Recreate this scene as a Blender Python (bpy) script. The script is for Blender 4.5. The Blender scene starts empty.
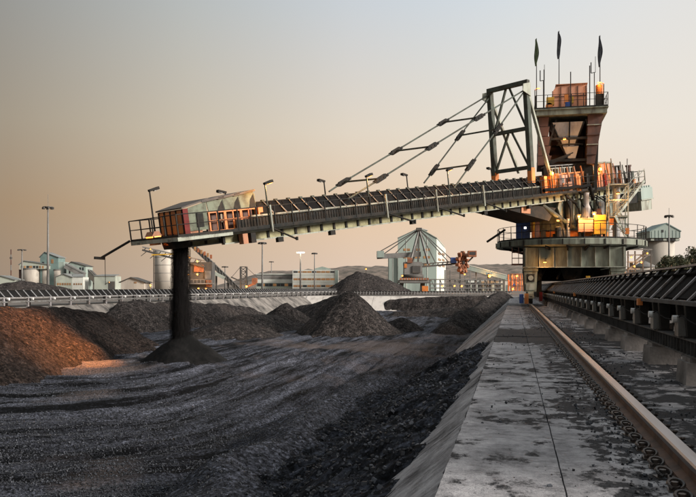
import bpy, bmesh, math, random
from mathutils import Vector, Matrix, noise
random.seed(7)
sc = bpy.context.scene
COL = sc.collection
R = math.radians

# ------------------------------------------------------------------ camera
F, HY, HX = 760.0, 287.6, 348.0          # focal length and horizon in photo pixels (696 x 497)
YAW = math.atan(166 / 760)
CAM = Vector((0, 0, 1.45))
cd = bpy.data.cameras.new('camera'); cam = bpy.data.objects.new('camera', cd); COL.objects.link(cam)
cam.location = CAM; cam.rotation_euler = (R(90), 0, YAW)
cd.sensor_width = 36; cd.lens = F / 696 * 36; cd.shift_y = (HY - 248.5) / 696
cd.clip_start = 0.1; cd.clip_end = 6000
sc.camera = cam
# ------------------------------------------------------------------ sky, sun, exposure
SUN_AZ, SUN_EL = R(102), R(22)            # azimuth clockwise from +Y
wd = bpy.data.worlds.new('World'); sc.world = wd; wd.use_nodes = True
nt = wd.node_tree; N = nt.nodes; L = nt.links
bg = N['Background']
sky = N.new('ShaderNodeTexSky'); sky.sky_type = 'NISHITA'; sky.sun_disc = False
sky.sun_elevation = SUN_EL; sky.sun_rotation = SUN_AZ
sky.air_density = 1.2; sky.dust_density = 3.0
geo = N.new('ShaderNodeTexCoord')
sep = N.new('ShaderNodeSeparateXYZ'); L.new(geo.outputs['Generated'], sep.inputs[0])
def ramp_node(src, stops):
    r = N.new('ShaderNodeValToRGB'); e = r.color_ramp.elements
    e[0].position, e[0].color = stops[0][0], (*stops[0][1], 1); e[1].position, e[1].color = stops[-1][0], (*stops[-1][1], 1)
    for p, c in stops[1:-1]: k = e.new(p); k.color = (*c, 1)
    L.new(src, r.inputs[0]); return r
# hazy dusk sky: warm low down and grey-blue above, brighter towards the hidden sun on the right
ramp = ramp_node(sep.outputs['Z'], [(0, (.79, .675, .60)), (.1, (.842, .662, .49)), (.2, (.812, .772, .69)), (.35, (.645, .74, .84)), (1, (.60, .71, .82))])
dt = N.new('ShaderNodeVectorMath'); dt.operation = 'DOT_PRODUCT'
L.new(geo.outputs['Generated'], dt.inputs[0]); dt.inputs[1].default_value = (math.sin(R(75)), math.cos(R(75)), 0)
mr = N.new('ShaderNodeMapRange'); mr.inputs['From Min'].default_value = -1; mr.inputs['From Max'].default_value = 1
L.new(dt.outputs['Value'], mr.inputs['Value'])
side = ramp_node(mr.outputs[0], [((x + 1) / 2, c) for x, c in ((-.45, (.36, .345, .32)), (-.36, (.465, .41, .345)), (-.15, (.755, .69, .60)), (.05, (.959, .886, .819)), (.25, (1.05, 1, .94)), (.45, (1.13, 1.06, 1.01)))])
cloud = N.new('ShaderNodeTexNoise'); cloud.inputs['Scale'].default_value = 1.8; cloud.inputs['Detail'].default_value = 5
mpc = N.new('ShaderNodeMapping'); mpc.inputs['Scale'].default_value = (1, 1, 5)
L.new(geo.outputs['Generated'], mpc.inputs[0]); L.new(mpc.outputs[0], cloud.inputs['Vector'])
mc = N.new('ShaderNodeMapRange'); mc.inputs['To Min'].default_value = 0.90; mc.inputs['To Max'].default_value = 1.10
L.new(cloud.outputs[0], mc.inputs['Value'])
mu = N.new('ShaderNodeMath'); mu.operation = 'MULTIPLY'; L.new(mc.outputs[0], mu.inputs[0]); mu.inputs[1].default_value = 1.10
scl = N.new('ShaderNodeVectorMath'); scl.operation = 'SCALE'
tint = N.new('ShaderNodeVectorMath'); tint.operation = 'MULTIPLY'; L.new(ramp.outputs[0], tint.inputs[0]); L.new(side.outputs[0], tint.inputs[1]); 
fl = N.new('ShaderNodeMapRange'); fl.interpolation_type = 'SMOOTHSTEP'; fl.inputs['From Min'].default_value = .12; fl.inputs['From Max'].default_value = .5; fl.inputs['To Max'].default_value = .6; L.new(dt.outputs['Value'], fl.inputs['Value'])
veil = N.new('ShaderNodeMix'); veil.data_type = 'RGBA'; veil.inputs[7].default_value = (.83, .785, .715, 1); L.new(fl.outputs[0], veil.inputs[0]); L.new(tint.outputs[0], veil.inputs[6]); L.new(veil.outputs[2], scl.inputs[0])   # even haze towards the sun; L.new(mu.outputs[0], scl.inputs['Scale'])
sc10 = N.new('ShaderNodeVectorMath'); sc10.operation = 'SCALE'; sc10.inputs['Scale'].default_value = 10.0
L.new(scl.outputs[0], sc10.inputs[0])
mx = N.new('ShaderNodeMix'); mx.data_type = 'RGBA'; mx.inputs[0].default_value = 0.04
L.new(sc10.outputs[0], mx.inputs[6]); L.new(sky.outputs[0], mx.inputs[7]); L.new(mx.outputs[2], bg.inputs['Color'])
bg.inputs['Strength'].default_value = 0.0855
sd = bpy.data.lights.new('sun', 'SUN'); so = bpy.data.objects.new('sun', sd); COL.objects.link(so)
sd.energy = 4.8; sd.angle = R(14); sd.color = (1.0, 0.92, 0.84)
dirv = Vector((math.sin(SUN_AZ) * math.cos(SUN_EL), math.cos(SUN_AZ) * math.cos(SUN_EL), math.sin(SUN_EL)))
so.rotation_euler = dirv.to_track_quat('Z', 'Y').to_euler()
so.location = (60, 20, 60)
vs = sc.view_settings
vs.view_transform = 'Standard'; vs.look = 'None'; vs.gamma = 1; vs.exposure = 0.22; vs.use_curve_mapping = False

# ------------------------------------------------------------------ photo pixel -> place helpers
DV = Vector((-math.sin(YAW), math.cos(YAW), 0)); RV = Vector((math.cos(YAW), math.sin(YAW), 0)); ZV = Vector((0, 0, 1))
def ray(px, py): return DV + RV * ((px - HX) / F) + ZV * ((HY - py) / F)
def at(px, py, dep): return CAM + ray(px, py) * dep
def onz(px, py, z):
    k = ray(px, py); return CAM + k * ((z - CAM.z) / k.z)
FLOOR = -2.3

# ------------------------------------------------------------------ materials
MATS = {}
def M(name, c1, c2=None, rough=0.6, metal=0.0, scale=2.0, lo=0.42, hi=0.68, bump=0.15, bscale=25.0, stretch=(1, 1, 1), emit=None, spec=0.5):
    m = bpy.data.materials.new(name); m.use_nodes = True; n = m.node_tree.nodes; l = m.node_tree.links
    b = n['Principled BSDF']; b.inputs['Roughness'].default_value = rough; b.inputs['Metallic'].default_value = metal
    b.inputs['Specular IOR Level'].default_value = spec
    if emit:
        b.inputs['Emission Color'].default_value = (*emit[:3], 1); b.inputs['Emission Strength'].default_value = emit[3]
    if c2 is None: c2 = tuple(x * 0.55 for x in c1)
    g = n.new('ShaderNodeNewGeometry'); mp = n.new('ShaderNodeMapping'); mp.inputs['Scale'].default_value = stretch
    l.new(g.outputs['Position'], mp.inputs[0])
    nz = n.new('ShaderNodeTexNoise'); nz.inputs['Scale'].default_value = scale; nz.inputs['Detail'].default_value = 8; nz.inputs['Roughness'].default_value = 0.62
    l.new(mp.outputs[0], nz.inputs['Vector'])
    r = n.new('ShaderNodeValToRGB'); r.color_ramp.elements[0].position = lo; r.color_ramp.elements[1].position = hi
    r.color_ramp.elements[0].color = (*c1, 1); r.color_ramp.elements[1].color = (*c2, 1)
    l.new(nz.outputs[0], r.inputs[0]); l.new(r.outputs[0], b.inputs['Base Color'])
    if bump:
        n2 = n.new('ShaderNodeTexNoise'); n2.inputs['Scale'].default_value = bscale; n2.inputs['Detail'].default_value = 5
        l.new(g.outputs['Position'], n2.inputs['Vector'])
        bp = n.new('ShaderNodeBump'); bp.inputs['Strength'].default_value = bump; bp.inputs['Distance'].default_value = 0.03
        l.new(n2.outputs[0], bp.inputs['Height']); l.new(bp.outputs[0], b.inputs['Normal'])
    MATS[name] = m
    return m
ZS = (1, 1, 0.25)                       # streaks running down
M('steel_green', (.225, .245, .195), (.075, .065, .05), .7, 0, 2.0, .42, .70, stretch=ZS, spec=.25)
M('steel_pale', (.36, .38, .32), (.14, .12, .09), .7, 0, 2.2, .44, .70, stretch=ZS, spec=.25)
M('panel_olive', (.33, .315, .185), (.12, .095, .05), .7, 0, 1.8, .42, .72, spec=.25)
M('steel_dark', (.024, .025, .024), (.045, .037, .031), .8, 0, 2.5, spec=.12)
M('steel_mast', (.075, .09, .075), (.045, .04, .03), .7, 0, 1.5, spec=.25)
M('steel_grey', (.24, .245, .24), (.10, .085, .07), .45, .4, 2.2, stretch=ZS)
M('steel_frame', (.10, .10, .10), (.05, .045, .042), .75, 0, 2.5, spec=.2)
M('hood_green', (.17, .195, .145), (.07, .065, .048), .7, 0, 2.0, .42, .70, spec=.2)
M('galvanised', (.46, .46, .46), (.22, .20, .19), .4, .5, 3.0)
M('strut_grey', (.36, .35, .36), (.17, .13, .11), .5, .3, 3.0)
M('orange_paint', (.66, .21, .04), (.30, .10, .035), .5, 0, 2.0, .45, .72, stretch=ZS)
M('rust_panel', (.44, .19, .095), (.22, .095, .055), .65, 0, 1.6, .40, .70, stretch=ZS)
M('salmon_panel', (.64, .33, .22), (.36, .18, .12), .6, 0, 1.4, .45, .75, stretch=ZS)
M('brown_rust', (.13, .062, .045), (.05, .03, .025), .7, 0, 1.2, .42, .68, stretch=ZS)
M('dark_red', (.16, .014, .012), (.07, .012, .01), .6, spec=.2)
M('hopper_white', (.58, .56, .54), (.27, .23, .21), .6, 0, 1.4, .45, .75, stretch=ZS)
M('blue_paint', (.04, .10, .34), (.02, .04, .13), .45)
M('yellow_paint', (.72, .42, .03), (.35, .18, .03), .5)
M('cap_glint_white', (.7, .7, .68), (.4, .38, .36), .45)  # pale idler caps, with the white glints of their ends put into the colour
M('roof_brown', (.075, .055, .042), (.035, .028, .024), .6, 0, 1.5)
M('rubber', (.012, .012, .0125), (.022, .021, .020), .9, 0, 1.0, spec=.03)
M('coal_fall', (.006, .006, .006), (.014, .013, .013), .9, 0, 2.0, bump=.8, bscale=9, spec=.15)
M('rail_head', (.36, .34, .345), (.20, .16, .145), .42, .9, 2.5, stretch=(1, .08, 1), bump=.03)
M('rail_side', (.16, .085, .055), (.07, .045, .035), .7, .2, 5.0)
M('clip_steel', (.045, .04, .038), (.09, .06, .045), .5, .4, 9.0)
M('clad_teal', (.31, .375, .335), (.21, .25, .225), .6, 0, .25, stretch=(1, 1, .15), bump=0)
M('clad_teal_dark', (.16, .23, .215), (.10, .15, .14), .6, 0, .25, bump=0)
M('clad_pale', (.42, .45, .38), (.28, .30, .26), .6, 0, .2, bump=0)
M('clad_white', (.62, .63, .57), (.46, .46, .42), .6, 0, .2, bump=0)
M('roof_far', (.22, .23, .22), (.13, .13, .125), .6, 0, .15, bump=0)
M('silo_concrete', (.46, .42, .36), (.32, .28, .24), .75, 0, .3, stretch=(1, 1, .2), bump=0)
M('far_dark', (.06, .058, .055), (.10, .085, .07), .7, 0, .4, bump=0)
M('far_grey', (.20, .195, .185), (.11, .10, .09), .7, 0, .4, bump=0)
M('far_rust', (.34, .12, .05), (.16, .07, .04), .7, 0, .6, bump=0)
M('glass_dark', (.03, .035, .04), (.05, .05, .05), .15, 0, 1, bump=0)
M('amber_window', (.30, .17, .08), (.07, .055, .045), .3, 0, .35, .40, .62, bump=0, emit=(1, .42, .12, .10))
M('lamp_amber', (.9, .5, .15), (.9, .5, .15), .4, bump=0, emit=(1, .34, .05, 2.3))
M('lamp_soft', (.9, .5, .15), (.9, .5, .15), .4, bump=0, emit=(1, .40, .09, 1.5))
M('lamp_white', (.9, .9, .85), (.9, .9, .85), .4, bump=0, emit=(1, .82, .6, 3))
M('trunk', (.09, .065, .045), (.04, .03, .022), .85)
M('flag_green', (.05, .075, .03), (.03, .045, .02), .8, 0, 4)
M('flag_navy', (.018, .024, .036), (.035, .04, .045), .8, 0, 4)
M('hill_rock', (.20, .155, .125), (.075, .065, .05), .9, 0, .09, .42, .60, bump=0)
M('kerb_concrete', (.27, .25, .24), (.07, .065, .062), .8, 0, .9, .42, .66, bump=.35, bscale=12)

def leafmat():
    m = bpy.data.materials.new('leaves'); m.use_nodes = True; n = m.node_tree.nodes; l = m.node_tree.links
    b = n['Principled BSDF']; b.inputs['Roughness'].default_value = .7
    g = n.new('ShaderNodeNewGeometry'); r = n.new('ShaderNodeValToRGB')
    r.color_ramp.elements[0].color = (.035, .05, .02, 1); r.color_ramp.elements[1].color = (.115, .11, .05, 1)
    e = r.color_ramp.elements.new(.93); e.color = (.10, .09, .04, 1)
    r.color_ramp.elements[-1].color = (.24, .09, .045, 1)
    l.new(g.outputs['Random Per Island'], r.inputs[0]); l.new(r.outputs[0], b.inputs['Base Color']); MATS['leaves'] = m
leafmat()

def node_chain(name):
    m = bpy.data.materials.new(name); m.use_nodes = True
    MATS[name] = m
    return m, m.node_tree.nodes, m.node_tree.links, m.node_tree.nodes['Principled BSDF']
def coal_mat(name, dark, light, warm, furrow=False, bump=.9, rill=False, mscale=3.0):
    m, n, l, b = node_chain(name)
    b.inputs['Roughness'].default_value = .88; b.inputs['Specular IOR Level'].default_value = .10
    g = n.new('ShaderNodeNewGeometry')
    big = n.new('ShaderNodeTexNoise'); big.inputs['Scale'].default_value = .22; big.inputs['Detail'].default_value = 6
    fine = n.new('ShaderNodeTexVoronoi'); fine.inputs['Scale'].default_value = 20.0 if furrow else 13.0
    fine.inputs['Randomness'].default_value = 1
    med = n.new('ShaderNodeTexNoise'); med.inputs['Scale'].default_value = mscale; med.inputs['Detail'].default_value = 8; med.inputs['Roughness'].default_value = .7
    l.new(g.outputs['Position'], big.inputs['Vector']); l.new(g.outputs['Position'], fine.inputs['Vector'])
    if furrow:                          # bands left by the dozer follow the furrows
        fa = n.new('ShaderNodeAttribute'); fa.attribute_name = 'furrow'
        s = n.new('ShaderNodeSeparateXYZ'); l.new(g.outputs['Position'], s.inputs[0]); cb = n.new('ShaderNodeCombineXYZ'); l.new(fa.outputs['Fac'], cb.inputs[0])
        for i_, ax in enumerate('XY'):
            a2 = n.new('ShaderNodeMath'); a2.operation = 'MULTIPLY'; a2.inputs[1].default_value = .10; l.new(s.outputs[ax], a2.inputs[0]); l.new(a2.outputs[0], cb.inputs[i_ + 1])
        med.inputs['Scale'].default_value = .9; med.inputs['Roughness'].default_value = .78; med.inputs['Detail'].default_value = 10
        l.new(cb.outputs[0], med.inputs['Vector'])
    else:
        mp = n.new('ShaderNodeMapping'); mp.inputs['Scale'].default_value = (1, 1, .25) if rill else (1, 1, 1)
        l.new(g.outputs['Position'], mp.inputs[0]); l.new(mp.outputs[0], med.inputs['Vector'])
    # colour: dark fines / grey lumps
    r1 = n.new('ShaderNodeValToRGB'); r1.color_ramp.elements[0].position = .44; r1.color_ramp.elements[1].position = .63
    r1.color_ramp.elements[0].color = (*dark, 1); r1.color_ramp.elements[1].color = (*light, 1); l.new(med.outputs[0], r1.inputs[0])
    hv = n.new('ShaderNodeRGBToBW'); l.new(fine.outputs['Color'], hv.inputs[0])
    r2 = n.new('ShaderNodeValToRGB'); r2.color_ramp.elements[0].position = .25; r2.color_ramp.elements[1].position = .85
    r2.color_ramp.elements[0].color = (.45, .45, .45, 1); r2.color_ramp.elements[1].color = (1.75, 1.75, 1.8, 1); l.new(hv.outputs[0], r2.inputs[0])
    mm = n.new('ShaderNodeMix'); mm.data_type = 'RGBA'; mm.blend_type = 'MULTIPLY'; mm.inputs[0].default_value = 1
    l.new(r1.outputs[0], mm.inputs[6]); l.new(r2.outputs[0], mm.inputs[7])
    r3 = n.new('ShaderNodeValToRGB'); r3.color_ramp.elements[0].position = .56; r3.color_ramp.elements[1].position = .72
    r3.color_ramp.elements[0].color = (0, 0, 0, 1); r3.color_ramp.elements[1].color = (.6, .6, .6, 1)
    if furrow:                          # pale dusty ground, with the lamplit floor beside the left ridge painted in
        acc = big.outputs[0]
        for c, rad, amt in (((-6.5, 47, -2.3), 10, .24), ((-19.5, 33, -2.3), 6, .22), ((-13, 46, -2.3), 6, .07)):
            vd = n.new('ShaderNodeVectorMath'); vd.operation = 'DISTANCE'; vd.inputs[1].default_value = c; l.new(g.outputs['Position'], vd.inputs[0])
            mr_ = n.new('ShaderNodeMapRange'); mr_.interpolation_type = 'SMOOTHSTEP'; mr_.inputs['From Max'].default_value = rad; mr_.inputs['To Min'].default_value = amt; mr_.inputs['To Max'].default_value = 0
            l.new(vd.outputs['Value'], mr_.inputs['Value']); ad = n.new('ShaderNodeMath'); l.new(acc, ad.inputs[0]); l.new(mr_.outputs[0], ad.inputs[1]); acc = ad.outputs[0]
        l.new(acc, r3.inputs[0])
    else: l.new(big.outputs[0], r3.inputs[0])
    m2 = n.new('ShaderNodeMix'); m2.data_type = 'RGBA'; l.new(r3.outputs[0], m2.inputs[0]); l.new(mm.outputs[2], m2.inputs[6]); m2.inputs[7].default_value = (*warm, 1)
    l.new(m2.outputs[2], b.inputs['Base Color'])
    gr = n.new('ShaderNodeTexNoise'); gr.inputs['Scale'].default_value = 16 if furrow else 9; gr.inputs['Detail'].default_value = 7; gr.inputs['Roughness'].default_value = .75; l.new(g.outputs['Position'], gr.inputs['Vector'])
    hh = n.new('ShaderNodeMath'); hh.operation = 'MULTIPLY_ADD'; hh.inputs[1].default_value = 1.5
    l.new(gr.outputs[0], hh.inputs[0]); l.new(med.outputs[0], hh.inputs[2])
    r4 = n.new('ShaderNodeValToRGB'); r4.color_ramp.elements[0].position = .36; r4.color_ramp.elements[1].position = .66
    r4.color_ramp.elements[0].color = (.25, .25, .26, 1); r4.color_ramp.elements[1].color = (1.9, 1.9, 1.95, 1); l.new(gr.outputs[0], r4.inputs[0])
    m4 = n.new('ShaderNodeMix'); m4.data_type = 'RGBA'; m4.blend_type = 'MULTIPLY'; m4.inputs[0].default_value = 1; l.new(m2.outputs[2], m4.inputs[6]); l.new(r4.outputs[0], m4.inputs[7]); l.new(m4.outputs[2], b.inputs['Base Color'])
    bp = n.new('ShaderNodeBump'); bp.inputs['Strength'].default_value = bump; bp.inputs['Distance'].default_value = .10
    l.new(hh.outputs[0], bp.inputs['Height']); l.new(bp.outputs[0], b.inputs['Normal'])
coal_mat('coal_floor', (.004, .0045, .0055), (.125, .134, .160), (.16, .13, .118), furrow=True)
coal_mat('coal_fine', (.022, .0235, .028), (.088, .094, .112), (.07, .072, .08), bump=.6, mscale=11.0)
coal_mat('coal_coarse', (.008, .009, .011), (.075, .082, .10), (.03, .032, .038), bump=1.0)
coal_mat('coal_heap', (.020, .0175, .016), (.068, .058, .052), (.072, .058, .050), rill=True, bump=.8)
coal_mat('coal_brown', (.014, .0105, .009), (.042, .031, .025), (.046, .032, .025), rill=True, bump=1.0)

def lump_mat():
    m, n, l, b = node_chain('coal_lump')
    g = n.new('ShaderNodeNewGeometry'); r = n.new('ShaderNodeValToRGB')
    r.color_ramp.elements[0].color = (.014, .015, .018, 1); r.color_ramp.elements[1].color = (.082, .088, .104, 1)
    e = r.color_ramp.elements.new(.6); e.color = (.036, .039, .046, 1)
    l.new(g.outputs['Random Per Island'], r.inputs[0]); l.new(r.outputs[0], b.inputs['Base Color']); b.inputs['Roughness'].default_value = .55; b.inputs['Specular IOR Level'].default_value = .3
lump_mat()

def concrete_mat(name, rail_zone):
    m, n, l, b = node_chain(name)
    g = n.new('ShaderNodeNewGeometry'); s = n.new('ShaderNodeSeparateXYZ'); l.new(g.outputs['Position'], s.inputs[0])
    def nz(scale, st=(1, 1, 1), det=8, ro=.6):
        mp = n.new('ShaderNodeMapping'); mp.inputs['Scale'].default_value = st; l.new(g.outputs['Position'], mp.inputs[0])
        t = n.new('ShaderNodeTexNoise'); t.inputs['Scale'].default_value = scale; t.inputs['Detail'].default_value = det; t.inputs['Roughness'].default_value = ro
        l.new(mp.outputs[0], t.inputs['Vector']); return t.outputs[0]
    def rp(src, a, bb, ca=(0, 0, 0, 1), cb=(1, 1, 1, 1)):
        t = n.new('ShaderNodeValToRGB'); t.color_ramp.elements[0].position = a; t.color_ramp.elements[1].position = bb
        t.color_ramp.elements[0].color = ca; t.color_ramp.elements[1].color = cb; l.new(src, t.inputs[0]); return t.outputs[0]
    def mth(op, x, y):
        t = n.new('ShaderNodeMath'); t.operation = op
        for i, q in enumerate((x, y)):
            if isinstance(q, (int, float)): t.inputs[i].default_value = q
            else: l.new(q, t.inputs[i])
        return t.outputs[0]
    tone = mth('ADD', mth('MULTIPLY', nz(1.1, (1, .6, 1), 10, .72), .6), mth('MULTIPLY', nz(6, (1, 1.5, 1), 8, .7), .4))
    base = rp(tone, .38, .60, (.11, .107, .113, 1), (.44, .428, .44, 1))
    fine = nz(38, det=4)
    patch = nz(.5, (1.2, .6, 1), 10, .68)              # coal-dust patches drawn out along the track
    def bandv(src, c, w0, w1, amt):
        t = n.new('ShaderNodeMapRange'); t.interpolation_type = 'SMOOTHSTEP'; l.new(mth('ABSOLUTE', mth('SUBTRACT', src, c), 0.0), t.inputs['Value'])
        t.inputs['From Min'].default_value = w0; t.inputs['From Max'].default_value = w1; t.inputs['To Min'].default_value = amt; t.inputs['To Max'].default_value = 0; return t.outputs[0]
    if rail_zone:
        zone = bandv(s.outputs['X'], 1.05, .38, .62, 1.0)
        mxr = n.new('ShaderNodeMix'); l.new(zone, mxr.inputs[0]); l.new(nz(2.4, (1, .8, 1), 9, .7), mxr.inputs[2]); l.new(nz(6.5, (1, .8, 1), 8, .68), mxr.inputs[3])
        rip = mxr.outputs[0]                            # ripple-shaped spillage across the track bed
        warp = mth('MULTIPLY', mth('SUBTRACT', nz(.45, (1, 1, 1), 7, .75), .5), 13.0)
        yw = mth('ADD', mth('ADD', s.outputs['Y'], warp), mth('MULTIPLY', mth('SUBTRACT', nz(1.6, (1, .7, 1), 8, .7), .5), 7.0))
        wet = bandv(yw, 23.5, 2.6, 4.0, .17)
        bias = mth('ADD', mth('ADD', bandv(s.outputs['X'], 1.08, .42, .66, .062), bandv(s.outputs['X'], 2.2, .5, 1.1, .05)),
                   mth('ADD', wet, mth('ADD', bandv(yw, 14.2, .2, 1.1, .085), bandv(yw, 9.3, .1, .8, .06))))
        k = mth('ADD', mth('ADD', mth('MULTIPLY', patch, .36), mth('MULTIPLY', rip, .64)), bias)
        mask = rp(k, .538, .575)
    else:
        run = nz(1.9, (.8, .9, .8), 10, .74)
        k = mth('ADD', mth('MULTIPLY', patch, .55), mth('MULTIPLY', run, .45)); mask = rp(k, .49, .60); wet = 0.0
    dark = rp(fine, .3, .7, (.010, .0105, .012, 1), (.042, .043, .048, 1))
    mm = n.new('ShaderNodeMix'); mm.data_type = 'RGBA'; l.new(mask, mm.inputs[0]); l.new(base, mm.inputs[6]); l.new(dark, mm.inputs[7])
    l.new(mm.outputs[2], b.inputs['Base Color'])
    ro = n.new('ShaderNodeMapRange'); l.new(patch, ro.inputs['Value']); ro.inputs['From Min'].default_value = .35; ro.inputs['From Max'].default_value = .65
    ro.inputs['To Min'].default_value = .92; ro.inputs['To Max'].default_value = .75; b.inputs['Specular IOR Level'].default_value = .18
    l.new(mth('SUBTRACT', ro.outputs[0], mth('MULTIPLY', wet, .4)), b.inputs['Roughness'])
    h = mth('ADD', mth('MULTIPLY', mask, .5), mth('ADD', mth('MULTIPLY', fine, .4), mth('MULTIPLY', nz(7, det=10, ro=.7), 1.1)))
    bp = n.new('ShaderNodeBump'); bp.inputs['Strength'].default_value = .75; bp.inputs['Distance'].default_value = .035
    l.new(h, bp.inputs['Height']); l.new(bp.outputs[0], b.inputs['Normal'])
concrete_mat('berm_concrete', True)
concrete_mat('slope_concrete', False)
M('end_concrete', (.62, .57, .52), (.30, .265, .24), .85, 0, .5, .48, .72, bump=0, stretch=(1, 1, .3))
M('side_concrete', (.23, .21, .19), (.05, .047, .045), .9, 0, .55, .40, .64, bump=0, spec=.1)
M('earth', (.16, .135, .115), (.075, .066, .06), .95, 0, .06, .4, .6, bump=0)

# ------------------------------------------------------------------ mesh builder
class MB:
    def __init__(s): s.v = []; s.f = []
    def add(s, vs_, fs):
        o = len(s.v); s.v += [tuple(p) for p in vs_]; s.f += [tuple(i + o for i in f) for f in fs]; return s
    def box(s, x0, x1, y0, y1, z0, z1):
        return s.add([(x0, y0, z0), (x1, y0, z0), (x1, y1, z0), (x0, y1, z0), (x0, y0, z1), (x1, y0, z1), (x1, y1, z1), (x0, y1, z1)],
                     [(3, 2, 1, 0), (4, 5, 6, 7), (0, 1, 5, 4), (1, 2, 6, 5), (2, 3, 7, 6), (3, 0, 4, 7)])
    def bar(s, p, q, w, h=None, up=(0, 0, 1), w2=None):
        h = w if h is None else h; p = Vector(p); q = Vector(q); d = (q - p).normalized(); up = Vector(up)
        if abs(d.dot(up)) > .98: up = Vector((0, 1, 0)) if abs(d.y) < .9 else Vector((1, 0, 0))
        a = d.cross(up).normalized(); b = a.cross(d); k = (w2 / w) if w2 else 1
        vs_ = [c + a * (i * w / 2 * t) + b * (j * h / 2 * t) for c, t in ((p, 1), (q, k)) for i, j in ((-1, -1), (1, -1), (1, 1), (-1, 1))]
        return s.add(vs_, [(0, 1, 2, 3), (7, 6, 5, 4), (4, 5, 1, 0), (5, 6, 2, 1), (6, 7, 3, 2), (7, 4, 0, 3)])
    def tube(s, p, q, r, n=6, r2=None):
        p = Vector(p); q = Vector(q); d = (q - p).normalized(); up = Vector((0, 0, 1)) if abs(d.z) < .95 else Vector((1, 0, 0))
        a = d.cross(up).normalized(); b = a.cross(d); r2 = r if r2 is None else r2; vs_ = []
        for c, rr in ((p, r), (q, r2)):
            vs_ += [c + (a * math.cos(2 * math.pi * i / n) + b * math.sin(2 * math.pi * i / n)) * rr for i in range(n)]
        return s.add(vs_, [(i + n, (i + 1) % n + n, (i + 1) % n, i) for i in range(n)] + [tuple(range(n)), tuple(range(2 * n - 1, n - 1, -1))])
    def poly(s, pts, t):                # extrude polygon pts by vector t
        n = len(pts); t = Vector(t); a = [Vector(p) for p in pts]
        return s.add(a + [p + t for p in a], [tuple(range(n))[::-1], tuple(range(n, 2 * n))] + [(i, (i + 1) % n, (i + 1) % n + n, i + n) for i in range(n)])
    def lathe(s, prof, n=16, c=(0, 0, 0)):
        o = []
        for r, z in prof: o += [(c[0] + r * math.cos(2 * math.pi * i / n), c[1] + r * math.sin(2 * math.pi * i / n), c[2] + z) for i in range(n)]
        m = len(prof); fs = [(j * n + i, j * n + (i + 1) % n, (j + 1) * n + (i + 1) % n, (j + 1) * n + i) for j in range(m - 1) for i in range(n)]
        return s.add(o, fs + [tuple(range(n))[::-1], tuple(range((m - 1) * n, m * n))])
    def mesh(s, name, mat):
        me = bpy.data.meshes.new(name); me.from_pydata(s.v, [], s.f)
        bm = bmesh.new(); bm.from_mesh(me); bmesh.ops.recalc_face_normals(bm, faces=bm.faces); bm.to_mesh(me); bm.free()
        me.materials.append(MATS[mat]); return me
    def build(s, name, mat, parent=None, loc=(0, 0, 0), rot=(0, 0, 0), label=None):
        return link(name, s.mesh(name, mat), parent, loc, rot, label)
def link(name, me, parent=None, loc=(0, 0, 0), rot=(0, 0, 0), label=None):
    o = bpy.data.objects.new(name, me); COL.objects.link(o); o.location = loc; o.rotation_euler = rot
    if parent: o.parent = parent
    if label: o['label'] = label
    return o
def smooth(o):
    for p in o.data.polygons: p.use_smooth = True
    return o
def thing(name, label, cat, loc=(0, 0, 0), rz=0, group=None):
    o = link(name, None, None, loc, (0, 0, rz)); return tag(o, label, cat, group)
def tag(o, label, cat, group=None):
    o['label'] = label; o['category'] = cat
    if group: o['group'] = group
    return o
def struct(o): o['kind'] = 'structure'; return o
def stuff(o): o['kind'] = 'stuff'; return o
def lamp_light(parent, loc, watts, col=(1, .45, .12), r=.08, name='lamp_light'):
    d = bpy.data.lights.new(name, 'POINT'); d.energy = watts; d.color = col; d.shadow_soft_size = r
    o = bpy.data.objects.new(name, d); COL.objects.link(o); o.location = loc; o.parent = parent; return o
def handrail(parent, pts, up=(0, 0, 1), h=1.1, spacing=1.3, mat='steel_grey', r=.025, closed=False, rot=(0, 0, 0), loc=(0, 0, 0)):
    up = Vector(up).normalized(); P = [Vector(p) for p in pts]
    if closed: P.append(P[0])
    m = MB()
    for a, b in zip(P, P[1:]):
        m.tube(a + up * h, b + up * h, r, 5); m.tube(a + up * h * .55, b + up * h * .55, r * .8, 4); m.bar(a + up * .06, b + up * .06, .02, .12, up=up)
    m.build('handrail', mat, parent, loc, rot)
    me = MB().bar((0, 0, 0), up * h, r * 2.2).mesh('handrail_post', mat); seen = []
    for a, b in zip(P, P[1:]):
        n = max(1, round((b - a).length / spacing))
        for i in range(n + 1):
            q = a.lerp(b, i / n)
            if any((q - k).length < .15 for k in seen): continue
            seen.append(q)
            M_ = Matrix.Rotation(rot[2], 3, 'Z') @ Matrix.Rotation(rot[1], 3, 'Y')
            link('handrail_post', me, parent, Vector(loc) + M_ @ q, rot)

# ------------------------------------------------------------------ setting: ground, yard floor, berm
XL, XR, YE = -31.0, -3.34, 122.0         # pit edges at floor level
def quad_mesh(name, polys, mat, parent=None):
    m = MB()
    for p in polys: m.add(p, [tuple(range(len(p)))])
    return m.build(name, mat, parent)
g = MB()
B = 4000
for x0, x1, y0, y1 in ((-B, -35.2, -60, B), (-35.2, 14, 126, B), (14, B, -60, B), (-B, B, -B, -60)):
    g.add([(x0, y0, -.02), (x1, y0, -.02), (x1, y1, -.02), (x0, y1, -.02)], [(0, 1, 2, 3)])
struct(g.build('ground', 'earth'))
def furrow(x, y):
    """lines the dozer left: along the berm on the right, swinging across the yard on the left"""
    A = x + 6 if x > -9 else -3 - (-9 - x) * 1.9
    Bv = -((y - 18) * .96 - (x + 10.6) * .28) - 3.9
    k = .55; m_ = max(A, Bv); return m_ + math.log(math.exp(k * (A - m_)) + math.exp(k * (Bv - m_))) / k
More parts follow.
